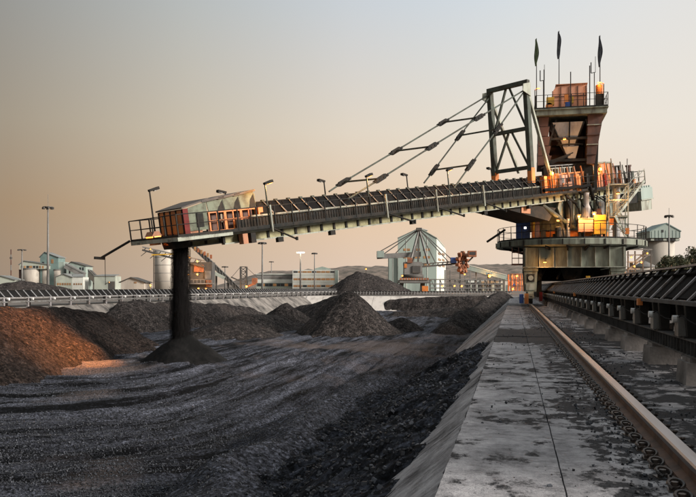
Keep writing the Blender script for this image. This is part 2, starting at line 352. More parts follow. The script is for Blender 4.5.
def floor_z(x, y):
    p = Vector((x, y, 0)); rr = furrow(x, y) + .5 * noise.noise(Vector((x * .13, y * .13, 31))) + .12 * noise.noise(Vector((x * .6, y * .6, 33)))
    sl = Vector((x * .16, y * .16, 0)); near = 1 if y < 44 else .4
    z = FLOOR + .11 * near * math.sin(rr * 2.3) * (.7 + .9 * noise.noise(sl + Vector((0, 0, 19))))
    z += .03 * near * math.sin(rr * 9.2) + .09 * noise.fractal(Vector((rr * .7, x * .1, y * .1)), .9, 2.1, 4) + .07 * noise.fractal(p * .5, .7, 2.2, 6)
    gph = rr % 1.55 - .78
    z -= .17 * near * math.exp(-(gph / .15) ** 2) * max(0, min(1, .45 + 2.4 * noise.noise(sl * 1.4 + Vector((0, 0, 41)))))
    return z
def grid_axis(a, b, f):
    o = [a]
    while o[-1] < b: o.append(o[-1] + f(o[-1]))
    return o
gx = grid_axis(-32.5, -2.4, lambda x: .13)
gy = grid_axis(6, 126, lambda y: .12 if y < 40 else .12 + (y - 40) * .03)
V_ = [(x, y, floor_z(x, y)) for y in gy for x in gx]; nx = len(gx)
F_ = [(j * nx + i, j * nx + i + 1, (j + 1) * nx + i + 1, (j + 1) * nx + i) for j in range(len(gy) - 1) for i in range(nx - 1)]
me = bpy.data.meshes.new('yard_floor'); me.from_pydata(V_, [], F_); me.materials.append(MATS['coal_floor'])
at_ = me.attributes.new('furrow', 'FLOAT', 'POINT'); at_.data.foreach_set('value', [furrow(x, y) for x, y, z in V_])
yard = struct(smooth(link('yard_floor', me)))
# loose lumps lying on the near yard floor
def lumps(name, mat, pts, parent=None):
    m = MB(); base = [Vector(c) for c in ((-1, -1, -1), (1, -1, -1), (1, 1, -1), (-1, 1, -1), (-1, -1, 1), (1, -1, 1), (1, 1, 1), (-1, 1, 1))]
    fs = [(3, 2, 1, 0), (4, 5, 6, 7), (0, 1, 5, 4), (1, 2, 6, 5), (2, 3, 7, 6), (3, 0, 4, 7)]
    from mathutils import Euler
    forms = []
    for _ in range(60):
        rm = Euler((random.random() * 6.28, random.random() * 6.28, random.random() * 6.28)).to_matrix(); sv = Vector((random.uniform(.5, 1), random.uniform(.5, 1), random.uniform(.4, .8)))
        forms.append([tuple(rm @ Vector((c.x * sv.x * random.uniform(.45, 1), c.y * sv.y * random.uniform(.45, 1), c.z * sv.z * random.uniform(.45, 1)))) for c in base])
    for x, y, z, s in pts:
        o = len(m.v); m.v += [(x + a * s, y + b * s, z + c * s) for a, b, c in random.choice(forms)]; m.f += [tuple(i + o for i in f) for f in fs]
    me = bpy.data.meshes.new(name); me.from_pydata(m.v, [], m.f); me.materials.append(MATS[mat])
    return link(name, me, parent)
pts = []
while len(pts) < 62000:
    d_ = 12.5 + 30 * random.random() ** 1.7; lat = random.uniform(-.47, .12) * d_
    x = DV.x * d_ + RV.x * lat; y = DV.y * d_ + RV.y * lat
    if not (-32 < x < -4.4): continue
    if noise.noise(Vector((furrow(x, y) * 1.1, x * .12, y * .12))) < random.uniform(-.45, .30): continue
    s = .008 + .020 * random.random() ** 2.5
    pts.append((x, y, floor_z(x, y) + s * .3, s))
stuff(tag(lumps('coal_lumps', 'coal_lump', pts), 'loose black coal lumps strewn over the furrowed yard floor', 'coal'))

# berm carrying the track: body, concrete slabs on top, concrete panels on the slope
XC = -.52
bm_ = MB(); bm_.poly([(XC + .02, -30, 0), (14, -30, 0), (14, -30, -3.2), (-3.3, -30, -3.2), (-3.3, -30, -2.4)], (0, 156, 0))
berm = struct(bm_.build('berm', 'berm_concrete'))
def uneven(x0, x1, y0, y1, zf, th, mat, name, parent, nxs=8, nys=24, edge=.012):
    vs_ = []; fs = []
    for j in range(nys + 1):
        for i in range(nxs + 1):
            x = x0 + (x1 - x0) * i / nxs; y = y0 + (y1 - y0) * j / nys
            if i in (0, nxs): x += edge * noise.noise(Vector((x * 3, y * 5, 7))) * 1.2
            vs_.append((x, y, zf(x, y) + .009 * noise.fractal(Vector((x * 2.2, y * 2.2, 4)), .8, 2, 4)))
    w = nxs + 1; fs = [(j * w + i, j * w + i + 1, (j + 1) * w + i + 1, (j + 1) * w + i) for j in range(nys) for i in range(nxs)]
    ring = [i for i in range(w)] + [j * w + nxs for j in range(1, nys + 1)] + [nys * w + i for i in range(nxs - 1, -1, -1)] + [j * w for j in range(nys - 1, 0, -1)]
    o = len(vs_); vs_ += [(vs_[k][0], vs_[k][1], vs_[k][2] - th) for k in ring]; nR = len(ring)
    fs += [(ring[(i + 1) % nR], ring[i], o + i, o + (i + 1) % nR) for i in range(nR)]
    me = bpy.data.meshes.new(name); me.from_pydata(vs_, [], fs); me.materials.append(MATS[mat]); return link(name, me, parent)
KS = 2.3 / (XC + 3.34)                   # slope of the concrete face
y = 1.0; k = 0
while y < 118:
    ln = 3.6 if y < 60 else 7.2
    n_ = 26 if y < 24 else 8
    tilt = random.uniform(-.008, .008)
    uneven(XC, .344, y, y + ln - .035, lambda x, yy: .035 + tilt, .05, 'berm_concrete', 'slab', berm, 7, n_, .004)
    t2 = random.uniform(-.008, .008)
    uneven(.357, 1.12, y, y + ln - .035, lambda x, yy: .030 + t2, .05, 'berm_concrete', 'slab', berm, 7, n_, .004)
    t3 = random.uniform(-.01, .01)
    uneven(-3.36, XC - .012, y, y + ln - .03, lambda x, yy: .025 + t3 + KS * (x - XC), .07, 'slope_concrete', 'slope_panel', berm, 14, n_, .03)
    y += ln; k += 1
# far side berm (left) and end berm
fb = MB(); fb.poly([(-42, -30, -.01), (-35.0, -30, -.01), (-31.6, -30, -2.6), (-42, -30, -2.6)], (0, 152, 0))
lb = struct(fb.build('side_berm', 'side_concrete'))
eb = MB(); eb.poly([(-36, 126.2, -.005), (-36, 125.6, -.005), (-36, 121.6, -2.7), (-36, 126.2, -2.7)], (35.4, 0, 0))
ebo = struct(eb.build('end_berm', 'end_concrete'))
for i in range(11):                      # panels with open joints on the end slope and the side slope
    x0 = -34.5 + i * 2.9
    MB().poly([(x0, 125.55, .02), (x0, 121.8, -2.5), (x0, 121.7, -2.5), (x0, 125.45, .04)], (2.84, 0, 0)).build('slope_panel', 'end_concrete', ebo)
for i in range(22):
    y0 = 36 + i * 4
    MB().poly([(-34.96, y0, .02), (-31.7, y0, -2.5), (-31.6, y0, -2.5), (-34.86, y0, .04)], (0, 3.93, 0)).build('slope_panel', 'side_concrete', lb)

# hill
def hill(name, pts, dep, thick):
    V_ = []; n = 120
    xs = [pts[0][0] + (pts[-1][0] - pts[0][0]) * i / n for i in range(n + 1)]
    def prof(px):
        for (a, ya), (b, yb) in zip(pts, pts[1:]):
            if a <= px <= b: return ya + (yb - ya) * (px - a) / (b - a)
    rows = [(0, 0), (.12, .35), (.3, .72), (.5, .97), (.8, 1.0), (1, .8)]
    for t, hh in rows:
        for px in xs:
            p = at(px, prof(px), dep); q = p + DV * (t - .5) * thick
            z = max(0, (p.z + 0.4 * noise.fractal(Vector((px * .12, t * 3, 0)), .9, 2, 4) * dep / 400)) * hh + noise.fractal(Vector((px * .35, t * 9, 2)), .7, 2, 4) * 1.2 * (hh > 0)
            V_.append((q.x, q.y, max(z, -.5) if hh else -.5))
    w = n + 1
    me = bpy.data.meshes.new(name)
    me.from_pydata(V_, [], [(j * w + i, j * w + i + 1, (j + 1) * w + i + 1, (j + 1) * w + i) for j in range(len(rows) - 1) for i in range(n)])
    me.materials.append(MATS['hill_rock']); return struct(smooth(link(name, me)))
hill('hill', [(225, 284), (255, 274), (270, 270), (300, 270), (330, 267.5), (350, 265.5), (400, 265), (470, 264), (530, 263), (600, 265), (640, 270), (700, 281)], 900, 260)

# ------------------------------------------------------------------ coal heaps
def seg_d(px, py, a, b):
    ax, ay = a[0], a[1]; bx, by = b[0], b[1]; dx, dy = bx - ax, by - ay; q = dx * dx + dy * dy
    t = 0 if q == 0 else max(0, min(1, ((px - ax) * dx + (py - ay) * dy) / q))
    return math.hypot(px - ax - t * dx, py - ay - t * dy), a[2] + (b[2] - a[2]) * t
def heap(name, label, ridge, slope=.85, mat='coal_heap', cell=.2, rough=.12, base=FLOOR, round_=.25, group=None, seed=0, rill=.12):
    rad = max(p[2] - base for p in ridge) / slope + 2.2
    x0 = min(p[0] for p in ridge) - rad; x1 = max(p[0] for p in ridge) + rad; y0 = min(p[1] for p in ridge) - rad; y1 = max(p[1] for p in ridge) + rad
    nx_ = int((x1 - x0) / cell) + 1; ny_ = int((y1 - y0) / cell) + 1
    segs = list(zip(ridge, ridge[1:])) or [(ridge[0], ridge[0])]
    idx = {}; vs_ = []; zz = {}
    rdx, rdy = ridge[-1][0] - ridge[0][0], ridge[-1][1] - ridge[0][1]; rl_ = math.hypot(rdx, rdy) or 1; rdx /= rl_; rdy /= rl_
    for j in range(ny_ + 1):
        for i in range(nx_ + 1):
            x = x0 + i * cell; y = y0 + j * cell
            wx = x + .55 * noise.noise(Vector((x * .45, y * .45, seed))) ; wy = y + .55 * noise.noise(Vector((x * .45, y * .45, seed + 11)))
            z = max(zt - slope * (math.sqrt(dd * dd + round_ * round_) - round_) for dd, zt in (seg_d(wx, wy, a, b) for a, b in segs))
            cx, cy = ridge[len(ridge) // 2][0], ridge[len(ridge) // 2][1]
            ang = math.atan2(y - cy, x - cx) if len(ridge) < 3 else ((x - cx) * rdx + (y - cy) * rdy) * .35
            z += rill * noise.noise(Vector((ang * 9, seed, 1))) * min(1, max(0, ridge[0][2] - z)) 
            z += rough * noise.fractal(Vector((x * .9, y * .9, seed + 3)), .8, 2.1, 5)
            zz[i, j] = z
    fs = []
    def vid(i, j):
        if (i, j) not in idx: idx[i, j] = len(vs_); vs_.append((x0 + i * cell, y0 + j * cell, max(zz[i, j], base - .9)))
        return idx[i, j]
    for j in range(ny_):
        for i in range(nx_):
            if max(zz[i, j], zz[i + 1, j], zz[i, j + 1], zz[i + 1, j + 1]) > base - .65:
                fs.append((vid(i, j), vid(i + 1, j), vid(i + 1, j + 1), vid(i, j + 1)))
    me = bpy.data.meshes.new(name); me.from_pydata(vs_, [], fs); me.materials.append(MATS[mat])
    o = smooth(link(name, me)); return tag(o, label, 'coal heap', group)
def P3(px, py, dep): p = at(px, py, dep); return (p.x, p.y, p.z)
G1 = 'coal heaps standing in the yard'
heap('coal_ridge', 'long brown-black coal ridge lit orange at the left edge of the yard',
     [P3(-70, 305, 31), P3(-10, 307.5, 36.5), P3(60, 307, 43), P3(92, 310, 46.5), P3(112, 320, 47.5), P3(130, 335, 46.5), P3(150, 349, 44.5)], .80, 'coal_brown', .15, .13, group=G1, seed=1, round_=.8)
heap('coal_heap', 'small fresh black coal heap right under the falling stream', [P3(185, 333.5, 39.1)], .80, 'coal_fall', .12, .10, group=G1, seed=2, round_=.5, rill=.05)
heap('coal_heap', 'tall pointed dark coal cone in the middle of the yard', [P3(348, 291, 62.5), P3(352, 293, 63.5)], .86, 'coal_heap', .16, .10, group=G1, seed=3, round_=.35)
heap('coal_heap', 'smaller pointed coal cone left of the tall middle cone', [P3(285, 302.5, 80)], .72, 'coal_heap', .2, .10, group=G1, seed=4)
heap('coal_heap', 'low rounded coal mound just right of the tall middle cone', [P3(401, 317.5, 67)], .60, 'coal_heap', .16, .08, group=G1, seed=5, round_=.5)
heap('coal_heap', 'low rounded grey coal mound in front of the smaller cone', [P3(246, 314, 66), P3(272, 315, 69)], .50, 'coal_heap', .18, .10, group=G1, seed=6, round_=1.0)
heap('coal_heap', 'low grey coal mound at the right of the falling stream', [P3(222, 322, 58), P3(236, 321, 59.5)], .42, 'coal_heap', .18, .09, group=G1, seed=16, round_=1.0)
heap('coal_ridge', 'scalloped grey coal ridge along the foot of the side berm behind the stream',
     [P3(122, 303, 66), P3(140, 300.5, 70), P3(158, 303, 72), P3(176, 300.5, 75), P3(200, 304, 80), P3(225, 304.5, 86), P3(250, 308, 94)], .75, 'coal_heap', .22, .22, group=G1, seed=7, round_=.8)
heap('coal_ridge', 'straight-topped coal ridge sloping up behind the smaller cone to the tall one',
     [P3(296, 307, 92), P3(318, 302, 90), P3(336, 296, 88), P3(347, 293.5, 87)], .78, 'coal_heap', .22, .12, group=G1, seed=8, round_=.5)
heap('coal_ridge', 'long low black coal ridge lying against the end slope', [P3(391, 299.3, 125.4), P3(415, 297.6, 124.4), P3(440, 296.6, 123.6), P3(470, 295.8, 122.7), P3(484, 295.8, 122.2)], 1.25, 'coal_heap', .25, .10, group=G1, seed=9, round_=.6, base=-1.5)
heap('coal_ridge', 'low black coal ridge in front of the end slope right of the mound', [P3(398, 312, 100), P3(432, 309, 100), P3(452, 307, 98)], .5, 'coal_heap', .25, .12, group=G1, seed=10, round_=.8)
heap('coal_ridge', 'rough dark coal ridge spilling over the berm edge short of the stacker leg', [P3(449, 322, 62), P3(466, 311, 68), P3(481, 303.5, 76), P3(493, 296, 88), P3(500.5, 291.5, 102), P3(503, 293, 114)], .80, 'coal_heap', .2, .17, group=G1, seed=11, round_=.3)
# coal banked against the near concrete slope
def bank():
    xs = grid_axis(-8.2, -.5, lambda x: .09); ys = grid_axis(2.5, 44, lambda y: .085 if y < 18 else .15)
    vs_ = []
    for y in ys:
        zt = -.62 + .50 * max(0, min(1, (y - 5) / 9)); xt = -1.22 + .50 * max(0, min(1, (y - 5) / 9))
        xt += .30 * noise.fractal(Vector((y * .6, 0, 2)), .8, 2, 4)
        fall = max(0, y - 22 + 1.5 * noise.noise(Vector((y * .3, 3, 3))))
        for x in xs:
            z = zt - .445 * (xt - x) - .20 * fall * (1 if x > -4.6 else 1)
            if x > xt: z -= 1.6 * (x - xt)
            wy_ = max(0, 1 - abs(y - 16) / 15) ** .5; z += wy_ * (- .34 * math.exp(-((x + 3.3) / .55) ** 2))
            z = max(z, FLOOR - .25)
            k = min(1, max(0, (z - FLOOR) / .4 + .2))
            z += k * (.12 * noise.fractal(Vector((x * 1.0, y * 1.0, 8)), .8, 2.1, 5) + .05 * noise.fractal(Vector((x * 5, y * 5, 1)), .5, 2.1, 3))
            vs_.append((x, y, z))
    w = len(xs); me = bpy.data.meshes.new('coal_bank')
    me.from_pydata(vs_, [], [(j * w + i, j * w + i + 1, (j + 1) * w + i + 1, (j + 1) * w + i) for j in range(len(ys) - 1) for i in range(w - 1)])
    me.materials.append(MATS['coal_coarse']); o = smooth(link('coal_bank', me))
    tag(o, 'coarse black coal banked against the near concrete slope', 'coal heap', G1)
    ps = []
    for _ in range(34000):
        i = random.randrange(w); j = random.randrange(len(ys)); x, y, z = vs_[j * w + i]
        if z < FLOOR - .05 or z < .03 + KS * (x - XC) - .02: continue
        s = .012 + .036 * random.random() ** 3.0; ps.append((x + random.uniform(-.06, .06), y + random.uniform(-.06, .06), z + s * .15, s))
    stuff(lumps('loose_lumps', 'coal_lump', ps, o))
bank()
wr = heap('coal_windrow', 'long light-grey windrow of fine coal left of the coarse banked lumps', [(-4.3, 4.0, -1.50), (-4.35, 9, -1.42), (-4.5, 15, -1.40), (-4.7, 21, -1.5), (-4.9, 27, -1.75), (-5.2, 32, -2.2)], .72, 'coal_fine', .11, .09, group=G1, seed=17, round_=.25)
wv = [v.co for v in wr.data.vertices if v.co.z > FLOOR and v.co.y > 7]
stuff(lumps('loose_lumps', 'coal_lump', [(c.x + random.uniform(-.06, .06), c.y + random.uniform(-.06, .06), c.z + .004, .008 + .02 * random.random() ** 2.5) for c in random.choices(wv, k=16000)], wr))
# heaps beyond the far conveyors
heap('coal_heap', 'large dark coal heap beyond the conveyor right of the pale green warehouse', [P3(360, 271.5, 165), P3(372, 275, 165), P3(390, 281, 168)], .62, 'coal_heap', .5, .3, base=-.1, seed=12, round_=1)
heap('coal_ridge', 'dark coal heap below the silos at the far left', [P3(8, 283, 120), P3(22, 280.8, 121), P3(40, 283.5, 124), P3(62, 287, 126)], .55, 'coal_heap', .4, .2, base=-.1, seed=13, round_=1)

# ------------------------------------------------------------------ rail and its clips
XRAIL = 1.27
def rail_prof(o, part):
    head = [(-.052, .135), (.052, .135), (.056, .175), (.046, .19), (-.046, .19), (-.056, .175)]
    body = [(-.085, .0), (.085, .0), (.085, .018), (.02, .04), (.016, .11), (.05, .132), (-.05, .132), (-.016, .11), (-.02, .04), (-.085, .018)]
    return head if part == 'head' else body
def make_rail(x, label, y0, y1):
    t = thing('rail', label, 'rail', (x, 0, .03), group='stacker rails')
    y = y0; n = 0
    while y < y1:
        e = min(y + 11.9, y1)
        MB().poly([(a, y, b) for a, b in rail_prof(0, 'head')], (0, e - y - .008, 0)).build('rail_head', 'rail_head', t)
        MB().poly([(a, y, b) for a, b in rail_prof(0, 'body')], (0, e - y - .008, 0)).build('rail_web', 'rail_side', t)
        y += 11.9
    return t
rail1 = make_rail(XRAIL, 'long steel crane rail with rusty sides beside the concrete slabs', 1.5, 118)
rail2 = make_rail(7.7, 'steel crane rail on the far side of the belt conveyor', 10, 118)
cl = MB()
cl.box(-.085, .085, -.085, .085, -.03, .012); cl.lathe([(.045, 0), (.045, .03), (.03, .034), (.03, .065), (.0, .065)], 6, (-.03, 0, .012))
n = 12; prev = None                       # curled spring clip
for i in range(n + 1):
    a = R(-60 + 300 * i / n); p = (-.02 + .062 * math.cos(a), .075 * math.sin(a), .035 + .045 * math.sin(R(180 * i / n)))
    if prev: cl.tube(prev, p, .014, 5)
    prev = p
cl.v = [(x * .86, y * .86, z * .86) for x, y, z in cl.v]; clm = cl.mesh('rail_clip', 'clip_steel')
y = 2.0; c = 0
while y < 60:
    link('rail_clip', clm, rail1, (-.155 + random.uniform(-.01, .01), y + random.uniform(-.03, .03), 0), (0, 0, random.uniform(-.25, .25)))
    if y < 40: link('rail_clip', clm, rail1, (.165, y, 0), (0, 0, math.pi + random.uniform(-.25, .25)))
    y += .335
# spilled coal crumbs along the rail
pts = []
for _ in range(9000):
    y = 2 + 40 * random.random() ** 2.0; x = random.choice((random.gauss(1.0, .22), random.gauss(1.75, .35), random.uniform(-.4, 3.2)))
    if abs(x - XRAIL) < .1 or x < -.45: continue
    if noise.noise(Vector((x * .9, y * .5, 6))) < random.uniform(-.3, .35): continue
    s = .006 + .022 * random.random() ** 4; pts.append((x, y, (.034 if x < 1.12 else .004) + s * .4, s))
stuff(tag(lumps('coal_crumbs', 'coal_lump', pts), 'small coal crumbs spilled along the rail on the concrete', 'coal'))

# ------------------------------------------------------------------ belt conveyor right of the rail
def conveyor_right():
    t = thing('belt_conveyor', 'long black belt conveyor with slanted struts on concrete footings right of the rail', 'conveyor', (2.7, 0, 0))
    Y0, Y1 = 6.0, 118.0
    # footings
    fm = MB(); fm.poly([(-.24, -.36, -.02), (.34, -.36, -.02), (.34, -.33, .33), (-.21, -.33, .33)], (0, .7, 0)); fm.box(-.16, .2, -.25, .27, .33, .395)
    fme = fm.mesh('footing', 'kerb_concrete'); y = Y0
    while y < Y1:
        link('footing', fme, t, (.02, y, 0)); link('footing', fme, t, (2.3, y, 0)); y += 3.2
    gm = MB(); gm.box(-.12, .12, 0, 3.19, .40, .425); gm.box(-.12, .12, 0, 3.19, .64, .665); gm.box(-.01, .02, 0, 3.19, .425, .64)
    for i in range(13): gm.box(-.11, -.01, .12 + i * .245, .135 + i * .245, .425, .64)
    gme = gm.mesh('side_girder', 'steel_frame'); y = Y0 - 1
    while y < Y1: link('side_girder', gme, t, (0, y, 0)); link('side_girder', gme, t, (2.32, y, 0)); y += 3.2
    # legs in pairs, with return idler between
    lm = MB(); lm.poly([(-.07, 0, .665), (.07, 0, .665), (.09, 0, 1.17), (-.11, 0, 1.17)], (0, .13, 0)); lm.box(-.13, .12, -.03, .16, .665, .69)
    lme = lm.mesh('leg', 'steel_dark')
    im = MB(); im.tube((-.05, 0, 0), (2.2, 0, 0), .075, 10); ime = im.mesh('return_idler', 'rubber')
    cm = MB(); cm.tube((-.13, 0, 0), (-.05, 0, 0), .062, 10); cme = cm.mesh('idler_cap', 'cap_glint_white')
    bx = MB(); bx.box(-.15, -.02, -.14, .14, -.20, .12); bxe = bx.mesh('idler_bracket', 'steel_grey')
    y = Y0; k = 0
    while y < Y1:
        link('leg', lme, t, (0, y, 0)); link('leg', lme, t, (0, y + .62, 0)); link('leg', lme, t, (2.3, y, 0))
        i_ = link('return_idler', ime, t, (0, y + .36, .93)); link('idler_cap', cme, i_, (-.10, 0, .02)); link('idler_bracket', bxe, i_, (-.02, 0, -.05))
        y += 2.2; k += 1
    # upper stringer, struts, wing panels
    sm = MB(); sm.box(-.10, .08, 0, 3.29, 1.17, 1.235); sme = sm.mesh('stringer', 'steel_frame')
    y = Y0 - 1
    while y < Y1: link('stringer', sme, t, (0, y, 0)); link('stringer', sme, t, (2.25, y, 0)); y += 3.3
    wm = MB(); wm.poly([(.06, 0, 1.24), (.58, 0, 1.77), (.55, 0, 1.80), (.03, 0, 1.27)], (0, 1.06, 0)); wme = wm.mesh('wing_panel', 'rubber')
    wf = MB(); wf.poly([(2.24, 0, 1.24), (1.72, 0, 1.77), (1.75, 0, 1.80), (2.27, 0, 1.27)], (0, 1.06, 0)); wfe = wf.mesh('wing_panel', 'rubber')
    st = MB(); st.bar((-.06, 0, 1.235), (.50, .10, 1.80), .042, .03); ste = st.mesh('strut', 'strut_grey')
    tm = MB(); tm.poly([(.52, -.10, 1.86), (.52, .16, 1.86), (.46, .03, 1.73)], (.05, 0, 0)); tme = tm.mesh('bracket', 'steel_dark')
    em = MB(); em.box(.50, .66, 0, 1.095, 1.845, 1.885); eme = em.mesh('edge_strip', 'strut_grey')
    em2 = MB(); em2.box(1.64, 1.80, 0, 1.095, 1.845, 1.885); eme2 = em2.mesh('edge_strip', 'steel_grey')
    y = Y0 - 1
    while y < Y1:
        link('wing_panel', wme, t, (0, y, 0)); link('wing_panel', wfe, t, (0, y, 0)); link('strut', ste, t, (0, y, 0))
        link('bracket', tme, t, (0, y + .08, 0)); link('edge_strip', eme, t, (0, y, 0)); link('edge_strip', eme2, t, (0, y, 0)); y += 1.1
    MB().poly([(.35, Y0, 1.72), (.75, Y0, 1.42), (1.5, Y0, 1.42), (1.95, Y0, 1.72), (1.95, Y0, 1.70), (1.5, Y0, 1.40), (.75, Y0, 1.40), (.35, Y0, 1.70)], (0, Y1 - Y0, 0)).build('belt', 'rubber', t)
    MB().box(.2, 2.1, Y0, Y1, .98, 1.0).build('return_belt', 'rubber', t)
    c_ = MB(); y = Y0
    while y < 70:
        for i in range(5):
            f = lambda q: 1.02 - .10 * math.sin(math.pi * q / 5)
            c_.tube((-.16, y + i * .44, f(i)), (-.16, y + (i + 1) * .44, f(i + 1)), .012, 4)
        y += 2.2
    c_.build('cable', 'rubber', t)
    for yy in (16.9, 34.5, 52): MB().box(-.16, -.06, yy, yy + .16, 1.08, 1.22).build('pull_switch', 'orange_paint', t)
conveyor_right()
# ------------------------------------------------------------------ belt conveyor along the far (left) berm
def conveyor_left():
    t = thing('belt_conveyor', 'long low belt conveyor crossing the picture behind the coal ridge', 'conveyor', (-36.4, 0, 0))
    Y0, Y1, dy = 26.0, 250.0, .95
    wm = MB(); wm.poly([(.0, 0, .78), (-.42, 0, 1.25), (-.45, 0, 1.22), (-.03, 0, .75)], (0, dy - .03, 0)); wme = wm.mesh('wing_panel', 'rubber')
    st = MB(); st.bar((.12, 0, .74), (-.38, -.04, 1.27), .085, .05); ste = st.mesh('strut', 'galvanised')
    lm = MB(); lm.box(-.05, .09, -.07, .07, -.02, .66); lm.box(-1.9, .1, -.05, .05, .30, .40); lm.box(-1.9, -1.78, -.07, .07, -.02, .66); lme = lm.mesh('leg', 'strut_grey')
    im = MB(); im.tube((-.02, 0, 0), (.16, 0, 0), .10, 8); ime = im.mesh('idler_cap', 'cap_glint_white')
    y = Y0; k = 0
    while y < Y1:
        if y < 240:
            link('wing_panel', wme, t, (0, y, 0)); link('strut', ste, t, (0, y, 0))
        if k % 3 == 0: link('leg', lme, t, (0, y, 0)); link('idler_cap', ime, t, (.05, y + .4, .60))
        y += dy; k += 1
    for nm, z0, z1, mt in (('stringer', .66, .735, 'galvanised'), ('lower_stringer', .34, .43, 'steel_grey')):
        y = Y0
        while y < Y1: MB().box(.02 - .1, .10, y, y + 5.69, z0, z1).build(nm, mt, t); y += 5.7
    MB().box(-.47, -.35, Y0, Y1, 1.25, 1.29).build('edge_strip', 'steel_dark', t)
    MB().box(-1.5, -.4, Y0, Y1, 1.0, 1.03).build('belt', 'rubber', t)
    MB().poly([(-1.75, Y0, .75), (-1.4, Y0, 1.25), (-1.37, Y0, 1.22), (-1.72, Y0, .72)], (0, Y1 - Y0, 0)).build('wing_panel', 'rubber', t)
    MB().box(-1.7, -.2, Y0, Y1, .50, .53).build('return_belt', 'rubber', t)
conveyor_left()

# ------------------------------------------------------------------ stacker
SX, SY = 4.5, 65.0
UA = math.atan2(-.80560658, -.59245088)          # heading of the boom
UV = Vector((math.cos(UA), math.sin(UA), 0)); VV = Vector((-math.sin(UA), math.cos(UA), 0)); ROOT = Vector((SX, SY, 0))
PHI = math.atan(.1475); BO = Vector((0, 0, 8.70))
SROT = (0, 0, UA); BROT = (0, PHI, UA)
def uw(px, py, v0):
    k = ray(px, py); t = ((ROOT + VV * v0 - CAM).dot(VV)) / k.dot(VV); p = CAM + k * t
    return Vector(((p - ROOT).dot(UV), v0, p.z))
def sn(px, py, v0):                               # the same point in the boom's luffed frame
    p = uw(px, py, v0) - BO; c, s_ = math.cos(PHI), math.sin(PHI)
    return Vector((p.x * c - p.z * s_, p.y, p.x * s_ + p.z * c))
st = thing('stacker', 'huge grey-green coal stacker with long boom, stay rods and flags on its tower', 'stacker', ROOT)
# --- portal, bogies, deck (aligned with the rails)
for x in (-3.23, 3.2):
    for y in (-4.0, 4.0):
        bo = MB().poly([(x - .22, y - 1.5, .62), (x - .22, y + 1.5, .62), (x - .22, y + 1.1, .98), (x - .22, y + .5, 1.12), (x - .22, y - .5, 1.12), (x - .22, y - 1.1, .98)], (.44, 0, 0)).build('bogie', 'steel_green', st)
        wme = MB()
        wme.lathe([(.10, -.13), (.26, -.13), (.31, -.10), (.31, .10), (.26, .13), (.10, .13)], 18)
        wme = wme.mesh('wheel', 'steel_dark')
        for dy in (-1.15, -.4, .4, 1.15):
            link('wheel', wme, bo, (x, y + dy, .53), (0, R(90), 0))
        lg = MB(); lg.poly([(x - .42, y - .42, 1.12), (x + .42, y - .42, 1.12), (x + .52, y - .42, 3.0), (x - .52, y - .42, 3.0)], (0, .84, 0)); lg.box(x - .55, x + .55, y - .5, y + .5, 2.72, 2.99)
        lo = lg.build('leg', 'steel_green', st)
        MB().box(x - .28, x + .28, y - .46, y - .425, 1.9, 2.5).build('leg_panel', 'steel_dark', lo)
        MB().lathe([(.2, 0), (.2, .05), (.0, .05)], 14).build('inspection_port', 'steel_pale', lo, (x, y - .46, 2.2), (R(90), 0, 0))
        MB().box(x - .35, x + .3, y - .45, y - .425, 1.25, 1.75).build('leg_panel', 'steel_pale', lo)
def cyl_box(nm, mt, x0, x1, y0, y1, z0, z1, par=st, label=None): return MB().box(x0, x1, y0, y1, z0, z1).build(nm, mt, par, label=label)
cyl_box('cable_box', 'blue_paint', -4.1, -3.78, -5.2, -4.7, .25, .95); cyl_box('cable_box', 'orange_paint', -3.72, -3.42, -5.5, -5.05, .22, 1.0)
cyl_box('cable_box', 'dark_red', -2.6, -2.35, -4.6, -4.3, .4, 1.1)
for x, y, w, d in ((0, -4.05, 7.5, .9), (0, 4.05, 7.5, .9)):
    bo = cyl_box('portal_beam', 'steel_green', x - w / 2, x + w / 2, y - d / 2, y + d / 2, 3.0, 4.55)
    for i in range(8):
        xx = -3.6 + i * 1.03; cyl_box('stiffener', 'steel_pale', xx - .04, xx + .04, y - d / 2 - .14, y - d / 2 - .003, 3.06, 4.54, bo)
    cyl_box('flange', 'steel_pale', x - w / 2 - .05, x + w / 2 + .05, y - d / 2 - .16, y - d / 2 - .004, 2.99, 3.05, bo)
for x in (-3.2, 3.2):
    cyl_box('portal_beam', 'steel_green', x - .45, x + .45, -3.59, 3.59, 3.02, 4.53)
for a in range(-3, 4, 2): MB().bar((a, -3.5, 3.2), (a * .4, 0, 3.3), .2, .3).build('floor_brace', 'steel_dark', st)
cyl_box('underfloor', 'steel_dark', -2.7, 2.7, -3.5, 3.5, 4.0, 4.1)
# hanging feed chute under the portal, above the conveyor belt
MB().poly([(-1.2, -2.0, 3.9), (1.2, -2.0, 3.9), (.6, -2.0, 2.1), (-.6, -2.0, 2.1)], (0, 2.2, 0)).build('feed_chute', 'steel_dark', st)
tc = MB().box(-2.3, 2.5, 1.0, 3.5, 2.0, 3.98).build('tripper_dark_box', 'rubber', st)  # black mass added so the space under the portal looks dark
for x in (-2.6, 2.7): MB().box(x - .09, x + .09, -3.4, 3.4, 2.0, 2.3).build('tripper_rail', 'steel_dark', tc)
for x in (-2.5, -1.2, 0.1, 1.4): MB().bar((x, -3.3, 2.15), (x + .9, .9, 3.8), .14).build('tripper_brace', 'steel_dark', tc)
MB().box(-2.75, -2.35, -2.8, 3.4, .7, 2.9).build('cable_rack', 'steel_dark', tc); MB().box(2.55, 2.7, -3.4, 3.4, 1.0, 2.9).build('cable_rack', 'steel_dark', tc)
MB().box(.9, 1.2, -4.2, -3.9, 2.1, 2.35).build('marker_box', 'yellow_paint', st)
